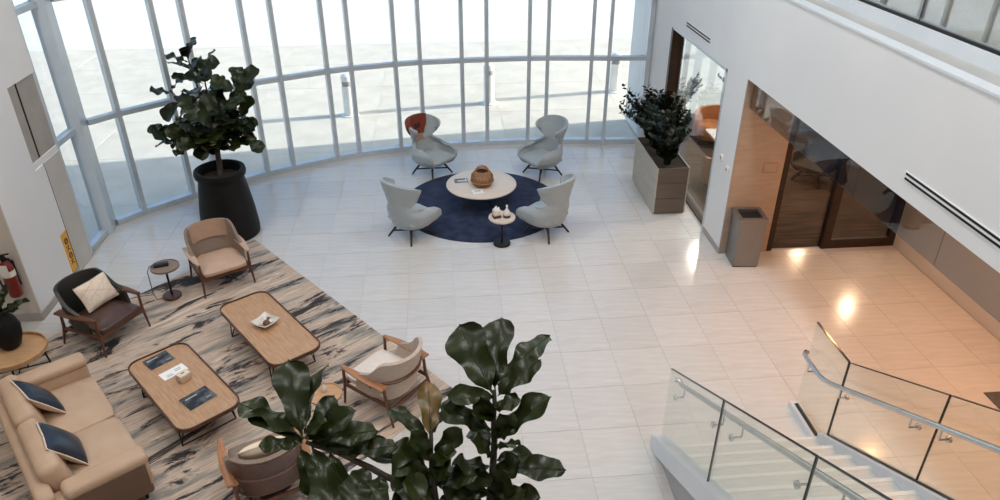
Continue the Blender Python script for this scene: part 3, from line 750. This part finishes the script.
# coffee tables -------------------------------------------------------
def coffee(label, c, ldir, L, W, h):
    t = thing('coffee_table', label, 'table', (c[0],c[1],RZ), math.atan2(ldir[1],ldir[0]), 'oak coffee tables on the streaked rug')
    MB().prism(rrect(L/2-.012,W/2-.012,.15), h-.028, h-.006).build('tabletop', 'oak', t, ang=30)
    outer = rrect(L/2,W/2,.16); inner = rrect(L/2-.014,W/2-.014,.148); n = len(outer)
    vs = [(x,y,h-.034) for x,y in outer]+[(x,y,h+.012) for x,y in outer]+[(x,y,h+.012) for x,y in inner]+[(x,y,h-.034) for x,y in inner]
    MB().add(vs, [(a*n+i, a*n+(i+1)%n, ((a+1)%4)*n+(i+1)%n, ((a+1)%4)*n+i) for a in range(4) for i in range(n)]).build('rim', 'walnut_rim', t)
    for s in (-1,1):
        x = s*(L/2-.3)
        for sy in (-1,1):
            MB().tube([(x-.12,sy*(W/2-.1),h-.03),(x+s*.05,sy*(W/2-.05),.006)], .008, 6).build('leg', 'black_metal', t)
            MB().tube([(x+.12,sy*(W/2-.1),h-.03),(x+s*.05,sy*(W/2-.05),.006)], .008, 6).build('leg', 'black_metal', t)
        MB().tube([(x+s*.05,-(W/2-.05),.008),(x+s*.05,W/2-.05,.008)], .008, 6).build('floor_bar', 'black_metal', t)
    return t
CT1 = (-3.13,6.92); CT2 = (-2.34,8.0); CD1 = (.63,-.777); CD2 = (.585,-.811); CTH = .38
coffee('rectangular oak coffee table with two dark magazines in front of the sofa', CT1, CD1, 1.62, .74, CTH)
coffee('rectangular oak coffee table with a shell dish, farther from the sofa', CT2, CD2, 1.72, .70, CTH)
TZ = RZ+CTH-.006
def on_t(u, v): p = on_z(u, v, TZ); return (p.x, p.y, TZ)
ra = math.atan2(CD1[1], CD1[0])
mk = ((-.12,.02,.06,.075,'cover_mark'),(.06,.12,-.08,-.06,'print_grey'))
booklet('magazine', 'dark magazine at the far end of the coffee table by the sofa', 'magazine', on_t(159,361), ra+math.pi/2+.1, .30, .24, .015, 'magazine', mk)
booklet('magazine', 'dark magazine at the near end of the coffee table by the sofa', 'magazine', on_t(198.5,399), ra+math.pi/2+.12, .33, .26, .02, 'magazine', mk)
booklet('card_sheet', 'white printed card lying under the small tan box', 'card', on_t(173.5,372), ra+math.pi/2+.1, .30, .16, .004, 'paper', ((-.1,-.02,-.05,-.04,'print_grey'),(-.1,-.03,-.02,-.012,'print_grey'),(.02,.1,.02,.03,'print_grey'),(.02,.09,-.01,0,'print_grey')))
bx = thing('small_box', 'small tan gift box on the coffee table by the sofa', 'box', Vector(on_t(184.5,380))+Vector((0,0,.0045)), ra+math.pi/2+.25)
MB().rbox(-.065,.065,-.05,.05,0,.09,.006,2).build('body', 'box_tan', bx); MB().rbox(-.067,.067,-.052,.052,.07,.1,.006,2).build('lid', 'pillow_cream', bx)
MB().box(-.02,.02,-.012,.012,.1,.101).build('seal', 'box_brown', bx, False)
dsh = thing('shell_dish', 'white square dish holding brown and white shells on the farther coffee table', 'dish', on_t(266,325), ra+.3)
def dish(u, v):
    x = (u-.5)*2; y = (v-.5)*2; k = max(abs(x),abs(y)); return Vector((x*.13, y*.13, .012+.06*k**3+.02*abs(x*y)))
MB().sheet(dish, 10, 10, .012).build('dish_bowl', 'ceramic', dsh, ang=80)
for k, (x,y,r,m_) in enumerate(((-.04,.02,.05,'ceramic'),(.04,-.02,.048,'shell_brown'),(.0,.055,.04,'shell_brown'),(.05,.05,.038,'ceramic'),(-.02,-.05,.04,'pillow_cream'))):
    MB().lathe([(0,0),(r*.6,r*.15),(r,r*.6),(r*.75,r*1.1),(r*.35,r*1.4),(0,r*1.7)], 12, (x,y,.03)).build('shell', m_, dsh)
tt = thing('tray_table', 'small round pale tray table between the cream and the taupe chair', 'table', (-1.42,6.5,RZ))
MB().lathe([(.18,.43),(.19,.44),(.19,.465),(.18,.465),(.178,.45),(0,.45)], 32).build('tray_top', 'oak_light', tt)
for k in range(3):
    a = 2.1*k; MB().tube([(.1*math.cos(a),.1*math.sin(a),.435),(.17*math.cos(a),.17*math.sin(a),0)], .008, 6).build('leg', 'black_metal', tt)
vs_ = thing('glass_bottle', 'small clear glass bottle on the round tray table', 'bottle', (-1.44,6.56,RZ+.452))
MB().lathe([(.03,0),(.032,.01),(.032,.06),(.014,.085),(.012,.11)], 16).build('body', 'ceramic', vs_); MB().lathe([(.014,.11),(.015,.13),(0,.132)], 12).build('stopper', 'steel', vs_)

# sofa ---------------------------------------------------------------
SFD = Vector((.80,.60,0)); fm = Vector((-3.70,6.45,0)); sc_ = fm-SFD*.47
sf = thing('sofa', 'two seat tan sofa with loose cushions at the edge of the streaked rug', 'sofa', (sc_.x,sc_.y,RZ), face_rz(SFD.x,SFD.y))
# local: +Y front, x: + = right when facing forward (near camera end is +x)
W2 = 1.12
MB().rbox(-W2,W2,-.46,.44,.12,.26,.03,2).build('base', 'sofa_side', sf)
for s in (-1,1):
    for y in (-.38,.36): MB().tube([(s*1.0,y,.13),(s*1.02,y,0)], [.022,.016], 8).build('leg', 'black_metal', sf)
    a = MB().rbox(s*1.02-.1,s*1.02+.1,-.46,.46,.2,.54,.045,3).build('arm', 'sofa', sf, ang=60)
    MB().rbox(s*1.02-.115,s*1.02+.115,-.30,.47,.50,.63,.055,4).build('arm_cushion', 'sofa', a, ang=60)
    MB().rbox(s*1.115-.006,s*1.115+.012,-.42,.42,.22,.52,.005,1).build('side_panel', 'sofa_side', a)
MB().rbox(-W2,W2,-.52,-.36,.2,.66,.05,3).build('back_frame', 'sofa', sf, ang=60)
for s in (-1,1):
    MB().rbox(s*.46-.455,s*.46+.455,-.34,.47,.25,.43,.06,3,None,.03).build('seat_cushion', 'sofa', sf, ang=80)
    MB().rbox(-.455,.455,-.11,.11,-.22,.22,.08,4,Matrix.Translation((s*.46,-.29,.60)) @ Matrix.Rotation(.22,4,'X')).build('back_cushion', 'sofa', sf, ang=80)
def sofa_world(x, y, z):
    rz = sf.rotation_euler.z; c, s = math.cos(rz), math.sin(rz); return (sc_.x+c*x-s*y, sc_.y+s*x+c*y, RZ+z)
for x, lab, tw in ((-.5,'navy satin pillow with cream back at the far end of the sofa',.15),(.44,'navy satin pillow with cream back at the near end of the sofa',-.05)):
    a = math.atan2(SFD.y,SFD.x)+tw
    pillow('sofa_pillow', lab, sofa_world(x,-.12,.65), lean_rot(math.cos(a),math.sin(a),.62), .47, .47, .17, 'navy_satin', 'pillow_cream', None, 'navy pillows on the sofa')
# round wood side table with vase
rt = thing('side_table', 'round honey wood tray table with black legs beside the sofa', 'table', (-5.28,7.55,RZ))
MB().lathe([(.36,.47),(.375,.485),(.375,.54),(.36,.54),(.358,.50),(0,.50)], 40).build('tray_top', 'oak_light', rt)
for k in range(4):
    a = .35+k*math.pi/2; MB().tube([(.30*math.cos(a),.30*math.sin(a),.48),(.36*math.cos(a),.36*math.sin(a),0)], .011, 6).build('leg', 'black_metal', rt)
for k in range(2):
    a = .35+k*math.pi/2; MB().tube([(.32*math.cos(a),.32*math.sin(a),.24),(-.32*math.cos(a),-.32*math.sin(a),.24)], .008, 6).build('cross_bar', 'black_metal', rt)
vz = thing('plant_vase', 'black glazed vase of dark leaves on the round wood side table', 'plant', (-5.34,7.66,RZ+.502))
vz.scale = (1.15,1.15,1.2)
MB().lathe([(.07,0),(.10,.03),(.14,.14),(.15,.24),(.12,.34),(.075,.40),(.065,.43),(.05,.43),(.06,.39),(.0,.36)], 28).build('vase', 'pot_black', vz)

# ================================================================== PLANTS
LW = [(0,.012),(.06,.02),(.12,.07),(.22,.15),(.34,.19),(.46,.195),(.58,.225),(.72,.27),(.84,.26),(.93,.20),(.975,.125),(.995,.06),(1,.02)]
def _lw(t):
    for (a, fa), (b, fb) in zip(LW[:-1], LW[1:]):
        if t <= b: k = (t-a)/(b-a); k = k*k*(3-2*k)*.5+k*.5; return fa+(fb-fa)*k
    return LW[-1][1]
LW = [(t, _lw(t)) for t in [1-(1-i/19)**1.25 for i in range(20)]]
def leaf_mesh(name, m, curl, fold, wav, seed):
    rr = random.Random(seed); vs = []; fs = []; cols = (-1,-.55,0,.55,1); ph = rr.random()*6
    for t, w_ in LW:
        for c in cols:
            x = c*w_*(1+.06*math.sin(t*9+ph*c)); z = fold*abs(c)*w_ - curl*t*t + wav*abs(c)*math.sin(t*14+ph+c*1.5)*.085
            vs.append((x, t*(1-.04*abs(c)), z))
    for j in range(len(LW)-1):
        for i in range(4): a = j*5+i; fs.append((a,a+1,a+6,a+5))
    b = MB().add(vs, fs)
    # raised midrib
    o = len(b.v); st_ = []
    for t, w_ in LW: st_ += [(-.007*(1.2-t), t, -curl*t*t+.004),(.007*(1.2-t), t, -curl*t*t+.004),(0, t, -curl*t*t+.012)]
    f2 = []
    for j in range(len(LW)-1):
        k = j*3; f2 += [(k,k+2,k+5,k+3),(k+2,k+1,k+4,k+5)]
    b.add(st_, f2)
    me = b.mesh(name, m, True, 80)
    me.materials.append(MATS['leaf_vein'])
    n0 = (len(LW)-1)*4
    for i, p in enumerate(me.polygons):
        if i >= n0: p.material_index = 1
    return me
LEAVES = [leaf_mesh('leaf', 'fig_leaf', c, f, w_, i) for i, (c,f,w_) in enumerate(((.10,.30,.5),(.22,.18,.8),(.30,.42,.5),(.05,.5,.7),(.16,.1,1.0)))]
OLD_LEAF = leaf_mesh('leaf', 'fig_leaf_old', .15, .25, .6, 11)
def put_leaf(parent, origin, base, tip, nrm, width, me):
    base = Vector(base)-Vector(origin); tip = Vector(tip)-Vector(origin)
    y = tip-base; L = y.length; y.normalize(); n = Vector(nrm); x = y.cross(n)
    if x.length < 1e-3: x = y.orthogonal()
    x.normalize(); z = x.cross(y)
    o = obj('leaf', me, parent)
    wx = width/.54
    o.matrix_local = Matrix.Translation(base) @ Matrix((x*wx, y*L, z*L)).transposed().to_4x4()
    return o
# ---- potted fig tree by the curtain wall
PO = Vector((-3.63,11.40,0))
pot = thing('planter_pot', 'tall black tapered pot holding the fig tree by the curtain wall', 'pot', PO)
MB().lathe([(.44,0),(.47,.02),(.475,.12),(.45,.45),(.40,.83),(.36,1.06),(.37,1.075),(.405,1.09),(.415,1.14),(.405,1.19),(.375,1.205),(.335,1.19),(.325,1.14),(.325,1.04),(0,1.04)], 44).build('body', 'pot_black', pot)
MB().lathe([(.32,1.045),(.2,1.06),(0,1.07)], 30).build('soil', 'soil', pot)
FT = thing('fig_tree', 'dark green fiddle leaf fig tree growing from the tall black pot', 'tree', PO+Vector((0,0,1.065)))
rr = random.Random(3)
DF = (PO-_C).dot(_F)      # axial distance of the pot
def f3(u, v, dd=0): return at_d(u, v, DF-.48+dd)
def branch(parent, origin, pts, r0, r1, name='branch'):
    P = [Vector(p)-Vector(origin) for p in pts]; Q = []
    for a, b in zip(P[:-1], P[1:]):
        for k in range(4): Q.append(a.lerp(b, k/4) + Vector((rr.uniform(-1,1), rr.uniform(-1,1), 0))*r1*.4)
    Q.append(P[-1]); n = len(Q)
    return MB().tube(Q, [r0+(r1-r0)*i/(n-1) for i in range(n)], 8).build(name, 'trunk', parent)
OT = FT.location
tk0 = PO+Vector((0,0,1.05)); tk1 = f3(218,150,.05); tk2 = f3(212,128,.1)
branch(FT, OT, [tk0, tk1, tk2], .05, .035, 'trunk')
CLUST = [(187,50,.25,(184,48),12),(203,62,-.1,(203,74),9),(170,84,.3,(172,90),9),(240,80,-.2,(238,78),15),(226,104,.3,(228,108),10),(195,112,-.35,(196,112),11),(242,112,.0,(240,112),10),
         (212,122,-.4,(210,126),11),(176,120,.2,(176,122),9),(168,138,0,(168,140),10),(250,130,-.1,(252,130),8),(238,140,.3,(236,142),8),(204,138,-.3,(204,142),9),(222,132,-.2,(220,134),9),(190,135,-.2,(188,134),8)]
for cu, cv, dd, (tu, tv), nl in CLUST:
    tip = f3(cu, cv+6, dd); mid = tk2.lerp(tip, .5)+Vector((0,0,-.06))
    branch(FT, OT, [tk2, mid, tip], .022, .010)
    for k in range(nl):
        f = .35+.65*k/max(1,nl-1); b = (mid.lerp(tip, (f-.35)/.65) if f > .35 else mid)
        a = k*2.4+rr.uniform(-.4,.4); el = rr.uniform(-.55,.75) if f < .85 else rr.uniform(.2,1.1)
        L = rr.uniform(.32,.47); d = Vector((math.cos(a)*math.cos(el), math.sin(a)*math.cos(el), math.sin(el)))
        n = Vector((0,0,1))+Vector((rr.uniform(-.5,.5),rr.uniform(-.9,.1),0))
        put_leaf(FT, OT, b+d*.03, b+d*(L+.03), n, L*rr.uniform(.6,.75), LEAVES[rr.randrange(5)])
# ---- large foreground fig on the ground floor below the gallery
NB = Vector((.0,2.35,0))
npot = thing('planter_pot', 'black pot of the tall foreground fig below the frame', 'pot', NB)
MB().lathe([(.30,0),(.34,.02),(.36,.3),(.38,.62),(.40,.66),(.36,.68),(.34,.6),(0,.58)], 36).build('body', 'pot_black', npot)
MB().lathe([(.335,.585),(0,.6)], 24).build('soil', 'soil', npot)
NF = thing('fig_tree', 'tall fiddle leaf fig with big glossy leaves in the foreground', 'tree', NB+Vector((0,0,.59)))
ON = NF.location; D0 = 2.75
def g3(u, v, d=0): return at_d(u, v, D0+d)
base_ = NB+Vector((0,0,.59)); fork = g3(480,640,.0)
branch(NF, ON, [base_, base_.lerp(fork,.5), fork], .04, .03, 'trunk')
branch(NF, ON, [fork, g3(491,500), g3(494,440), g3(494,390)], .02, .008)
branch(NF, ON, [fork, g3(438,520,-.05), g3(432,470,-.05), g3(431,430,-.05)], .018, .007)
branch(NF, ON, [g3(438,520,-.05), g3(398,482,-.1), g3(345,455,-.1), g3(306,442,-.1)], .016, .007)
# base pixel, tip pixel, width px, depth of base and tip against the stem, facing tweak
NL = [((494,410),(516,397),22,0,-.06,1,0),((494,416),(474,410),26,0,-.1,0,0),((493,455),(472,440),28,0,-.08,3,0),((494,476),(518,462),30,0,-.08,0,0),((493,482),(468,472),32,0,-.1,2,0),((494,442),(510,418),24,0,-.1,4,0),((493,500),(507,476),32,0,-.12,0,0),((432,480),(448,458),34,0,-.1,3,0),((493,394),(457,322),50,0,.10,0,0),((495,392),(497,311),40,.02,.12,2,0),((498,386),(545,325),22,.0,.12,1,1),((498,396),(533,358),20,0,-.08,1,1),
      ((494,398),(456,392),24,0,-.12,2,0),((494,432),(446,403),30,0,-.1,1,0),((495,440),(548,394),22,0,-.05,0,1),((495,450),(514,436),22,0,-.15,4,0),
      ((494,470),(562,462),32,0,-.08,1,0),((494,462),(536,449),22,0,.05,2,0),((492,466),(457,460),24,0,-.12,4,0),((490,476),(424,466),24,0,-.02,1,0),
      ((492,492),(446,484),28,0,-.12,1,0),((494,500),(540,497),30,0,-.05,0,0),((494,485),(520,500),26,0,-.15,4,0),((490,505),(455,512),34,0,-.1,3,0),((494,420),(480,398),26,0,-.12,3,0),((492,445),(470,425),26,0,.1,0,0),
      ((431,440),(429,379),28,0,.06,5,0),((430,446),(395,402),16,0,.02,2,1),((433,458),(461,430),24,0,-.05,0,0),((431,462),(411,430),22,0,-.06,3,0),((434,432),(463,382),12,0,.1,2,1),
      ((431,468),(446,448),24,0,-.12,1,0),((430,470),(394,452),44,0,-.10,4,0),((432,490),(400,470),40,0,-.1,0,0),((434,485),(470,470),28,0,-.1,1,0),((433,500),(418,478),40,0,-.14,2,0),((436,505),(470,498),34,0,-.05,1,0),((430,505),(395,500),40,0,-.08,4,0),
      ((302,436),(288,357),42,0,.08,0,0),((306,434),(310,363),22,0,.05,2,1),((303,440),(243,392),22,0,.02,1,1),((302,442),(250,408),22,0,-.03,2,0),((303,443),(258,444),18,0,-.06,4,0),
      ((310,443),(372,424),30,0,-.04,1,0),((312,446),(408,447),20,0,.04,2,1),((308,441),(333,394),24,0,.05,1,0),((312,446),(336,515),38,0,-.12,3,0),((330,452),(350,512),32,0,-.1,0,0),
      ((345,456),(392,440),24,0,-.05,1,0),((306,440),(345,412),26,0,-.08,2,0),((365,466),(352,500),36,0,-.14,1,0),((380,474),(372,505),34,0,-.12,4,0),((304,438),(322,420),22,0,-.1,0,0),((390,478),(420,490),34,0,-.1,2,0),((300,446),(318,498),26,0,-.05,3,0)]
rn = random.Random(5)
for (b, tp, wpx, db, dt, mi, edge) in NL:
    left = b[0] < 400 and b[1] < 480
    B = g3(b[0], b[1], (-.1 if b[0] < 400 else (-.05 if b[0] < 440 else 0))+db); Tp = g3(tp[0], tp[1], (-.1 if b[0] < 400 else (-.05 if b[0] < 440 else 0))+dt)
    toc = (_C-B).normalized()
    n = toc*.75 + Vector((0,0,.55)) + Vector((rn.uniform(-.35,.35), rn.uniform(-.3,.3), 0))
    wm = wpx*B.length*0+wpx*D0/FPX
    if edge: n = n + _R*(1.1 if tp[0] < b[0] else -1.1); wm *= 1.5
    put_leaf(NF, ON, B, Tp, n, wm*.88, OLD_LEAF if mi == 5 else LEAVES[mi])
# leaves in the vase on the side table
OV = vz.location
for k in range(14):
    a = k*2.4; el = .3+.9*(k % 4)/4; d = Vector((math.cos(a)*math.cos(el), math.sin(a)*math.cos(el), math.sin(el)))
    b = OV+Vector((0,0,.40)); put_leaf(vz, OV, b+d*.05, b+d*(.22+.05*(k % 3)), Vector((0,-.3,1)), .09, LEAVES[k % 5])
# ---- long planter with leafy stems
PL = thing('long_planter', 'long taupe box planter of horizontal boards beside the glazed doorway', 'planter', (4.05,12.19,0))
x0, x1, y0, y1, ph = -.29, .29, -.76, .76, .90
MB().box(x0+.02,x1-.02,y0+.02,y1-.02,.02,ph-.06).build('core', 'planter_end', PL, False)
for k in range(3):
    z0 = .02+k*(ph-.02)/3; z1 = z0+(ph-.02)/3-.008
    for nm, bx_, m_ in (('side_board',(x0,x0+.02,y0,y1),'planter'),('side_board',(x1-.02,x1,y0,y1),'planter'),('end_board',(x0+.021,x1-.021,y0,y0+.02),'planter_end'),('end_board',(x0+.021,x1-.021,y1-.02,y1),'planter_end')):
        MB().box(*bx_, z0, z1).build(nm, m_, PL, False)
MB().box(x0+.02,x1-.02,y0+.02,y1-.02,ph-.06,ph-.03).build('soil', 'soil', PL, False)
def zz_plant(c, h, n, seed, label, wall=False):
    t = thing('leafy_plant', label, 'plant', c, 0, 'leafy plants in the long planter'); r2 = random.Random(seed)
    for k in range(n):
        a = r2.uniform(0, 6.28); sp_ = r2.uniform(.1,.62)*((.5 if math.cos(a) > .2 else 1.25) if wall else 1); H_ = h*r2.uniform(.65,1.05)
        pts = [Vector((math.cos(a)*sp_*f*f+math.cos(a)*.05, math.sin(a)*sp_*f*f*.9+math.sin(a)*.05, H_*f)) for f in [i/10 for i in range(11)]]
        s_ = MB().tube(pts, [.012-.009*i/10 for i in range(11)], 5).build('stem', 'zz_leaf', t)
        lv = MB()
        for i in range(20):
            f = .18+.82*i/19; p = Vector((math.cos(a)*(sp_*f*f+.05), math.sin(a)*(sp_*f*f*.9+.05), H_*f))
            for sg in (-1,1):
                out = Vector((math.cos(a+sg*1.5+r2.uniform(-.5,.5)), math.sin(a+sg*1.5+r2.uniform(-.5,.5)), .5+r2.uniform(-.3,.4))).normalized()
                L = .16*r2.uniform(.7,1.1)*(1.1-.35*f); sd_ = out.cross(Vector((math.cos(a),math.sin(a),1.2))).normalized()*L*.24
                up_ = sd_.cross(out).normalized()*L*.05
                lv.add([p, p+out*L*.35+sd_+up_, p+out*L*.75+sd_*.75+up_, p+out*L, p+out*L*.75-sd_*.75+up_, p+out*L*.35-sd_+up_], [(0,1,2,3),(0,3,4,5)])
        stuff(lv.build('leaflets', 'zz_leaf', s_, ang=80))
for k, (dy, h, lab) in enumerate(((-.5,.95,'bushy dark green plant in the near end of the long planter'),(-.02,1.05,'bushy dark green plant in the middle of the long planter'),(.46,.95,'bushy dark green plant in the far end of the long planter'))):
    zz_plant((4.0,12.19+dy,ph-.032), h*1.0, 40, 20+k, lab, True)

# ================================================================== BIN, EXTINGUISHER, SIGN, BOLLARDS, MAT
bn = thing('waste_bin', 'brushed steel square waste bin with open black top against the tan wall', 'bin', (4.74,9.70,0), math.radians(-4))
def taper(x_, y_, s0, s1, z0, z1):
    vs = [(sx*x_*s0, sy*y_*s0, z0) for sx, sy in ((-1,-1),(1,-1),(1,1),(-1,1))]+[(sx*x_*s1, sy*y_*s1, z1) for sx, sy in ((-1,-1),(1,-1),(1,1),(-1,1))]
    return MB().add(vs, [(3,2,1,0),(4,5,6,7)]+[(i,(i+1)%4,4+(i+1)%4,4+i) for i in range(4)])
taper(.21,.20,.95,1.0,.02,.80).build('body', 'bin_steel', bn, False)
taper(.19,.18,1,1,0,.02).build('plinth', 'black', bn, False)
rm = MB(); rm.box(-.225,.225,-.215,-.15,.79,.86); rm.box(-.225,.225,.15,.215,.79,.86); rm.box(-.225,-.16,-.15,.15,.79,.86); rm.box(.16,.225,-.15,.15,.79,.86)
rm.build('rim', 'bin_steel', bn, False); MB().box(-.16,.16,-.15,.15,.795,.81).build('opening', 'slot_black', bn, False)
fx = thing('fire_extinguisher', 'red fire extinguisher with white tag hung on the left wall', 'fire extinguisher', (-5.84,8.86,.5))
fx.scale = (1.15,1.15,1.2)
MB().lathe([(.055,0),(.07,.015),(.072,.03),(.072,.36),(.06,.42),(.03,.45),(.025,.48)], 24).build('cylinder', 'exting_red', fx)
MB().lathe([(.03,.46),(.032,.5),(.02,.53)], 16).build('valve', 'black_metal', fx)
MB().bar((0,-.02,.54),(.11,-.05,.57), .02, .015).build('lever', 'black_metal', fx, False); MB().bar((0,-.02,.51),(.1,-.05,.50), .02, .015).build('carry_handle', 'black_metal', fx, False)
MB().tube([(-.02,0,.5),(-.1,-.02,.5),(-.12,-.03,.4),(-.1,-.04,.2),(-.09,-.04,.12)], .011, 8).build('hose', 'black', fx)
MB().lathe([(.0735,.27),(.0735,.34)], 24).build('label_band', 'tag_white', fx); MB().box(-.04,.06,-.085,-.082,.3,.44).build('tag', 'tag_white', fx, False)
MB().box(-.05,.05,.07,.085,.1,.42).build('wall_bracket', 'black_metal', fx, False)
sg = thing('wall_sign', 'narrow orange wall sign with dark symbols beside the curtain wall', 'sign', (-5.70,10.14,.45))
MB().box(0,.012,-.085,.085,-.32,.32).build('plate', 'sign_orange', sg, False)
for k, z in enumerate((.18,.06,-.06,-.17)):
    b = MB()
    if k % 2 == 0: b.tube([(.0135, .04*math.cos(a), z+.045*math.sin(a)) for a in [2*math.pi*i/14 for i in range(15)]], .007, 5); b.bar((.0135,-.03,z-.03),(.0135,.03,z+.03), .012, .004, (1,0,0))
    else: b.bar((.0135,-.045,z-.03),(.0135,.03,z+.04), .014, .004, (1,0,0)); b.bar((.0135,.045,z-.04),(.0135,-.01,z+.0), .014, .004, (1,0,0)); b.bar((.0135,-.045,z+.035),(.0135,-.02,z+.035), .014, .004, (1,0,0))
    b.build('symbol', 'sign_ink', sg, False)
MB().box(0,.012,.0855,.09,-.32,.32).build('edge_strip', 'slot_black', sg, False)
pq = thing('wall_plaque', 'small tan plaque on the recess wall above the bin', 'plaque', (5.05,9.964,1.5))
MB().rbox(-.12,.12,-.02,0,-.08,.08,.006,2).build('plate', 'leather_pad', pq); MB().box(-.09,.09,-.0225,-.02,-.05,.05).build('face', 'tan_wall', pq, False)
for (u, v), lab in (((350,115),'white cylindrical bollard light outside, leftmost of three'),((489,103),'white cylindrical bollard light outside, middle of three'),((614,91),'white cylindrical bollard light outside, right of the tall mullions')):
    p = on_z(u, v, -.03); b = thing('bollard_light', lab, 'bollard', (p.x,p.y,-.03), 0, 'plaza bollards')
    MB().lathe([(.22,0),(.22,.02),(.14,.03),(.135,.06),(.135,.74)], 24).build('post', 'bollard', b)
    MB().lathe([(.12,.74),(.12,.86)], 24).build('lens', 'print_grey', b); MB().lathe([(.137,.86),(.137,.93),(.12,.98),(.06,1.01),(0,1.015)], 24).build('cap', 'bollard', b)
_mp = on_z(983,393)
mt = MB().rbox(_mp.x,7.3,4.7,_mp.y,.0005,.014,.005,1).build('floor_mat', 'mat_grey'); tag(mt, 'dark grey floor mat in the recess behind the stair glass', 'mat')
# ================================================================== SIDE LOUNGE FURNITURE
o = copy_tree(wg)
for k, (x, y, a) in enumerate(((7.3,12.6,2.2),(8.6,11.6,1.2),(8.9,13.6,3.6))):
    c = o if k == 0 else copy_tree(o)
    c.location = (x,y,0); c.rotation_euler = (0,0,a); c['group'] = 'charcoal chairs in the side lounge'
    c['label'] = ('charcoal wing chair in the side lounge, nearest the storefront glass','charcoal wing chair in the side lounge, deepest to the right','charcoal wing chair in the side lounge, nearest its far windows')[k]
    if k == 0:
        for ch in c.children:
            if ch.name.startswith(('shell','seat')): ch.data = ch.data.copy(); ch.data.materials[0] = MATS['dark_fabric']
def tub_chair(loc, rz, label):
    t = thing('tub_chair', label, 'armchair', loc, rz, 'tan tub chairs in the side lounge')
    def fn(u, v):
        q = (u-.5)*2; th_ = q*math.radians(125); return Vector((.36*math.sin(th_), -.36*math.cos(th_), .15+(.62-.12*abs(q))*v))
    MB().sheet(fn, 22, 6, .08).build('backrest', 'tan_leather_far', t, ang=80)
    MB().lathe([(.3,.14),(.33,.2),(.33,.40),(.29,.45),(0,.46)], 26).build('seat', 'tan_leather_far', t)
    for k in range(4):
        a = math.pi/4+k*math.pi/2; MB().tube([(.22*math.cos(a),.22*math.sin(a),.16),(.26*math.cos(a),.26*math.sin(a),0)], .016, 8).build('leg', 'walnut', t)
tub_chair((5.35,12.55,0), .9, 'tan leather tub chair seen through the doorway, nearest the planter')
tub_chair((5.95,14.75,0), 2.4, 'tan leather tub chair seen through the doorway, farther by the windows')
lt = thing('lounge_table', 'white topped table inside the side lounge behind the doorway', 'table', (5.85,13.55,0))
MB().prism(rrect(.32,.5,.08), .56, .6).build('tabletop', 'ceramic', lt)
MB().lathe([(.03,.03),(.03,.56)], 12).build('stem', 'black_metal', lt); MB().lathe([(.25,0),(.25,.02),(.04,.03)], 24).build('base', 'black_metal', lt)
for (x, y, h, s, lab) in ((6.9,15.6,1.1,41,'dark leafy plant standing by the side lounge windows'),(5.45,15.6,.9,43,'leafy pot plant at the left of the side lounge windows')):
    p = thing('plant_pot', 'black floor pot under the '+lab[:17]+(' by the right lounge window' if s == 41 else ' at the left lounge window'), 'pot', (x,y,0))
    MB().lathe([(.16,0),(.2,.3),(.22,.42),(.19,.42),(.17,.36),(0,.36)], 24).build('body', 'pot_black', p); MB().lathe([(.17,.365),(0,.37)], 20).build('soil', 'soil', p)
    zz_plant((x,y,.365), h, 14, s, lab)
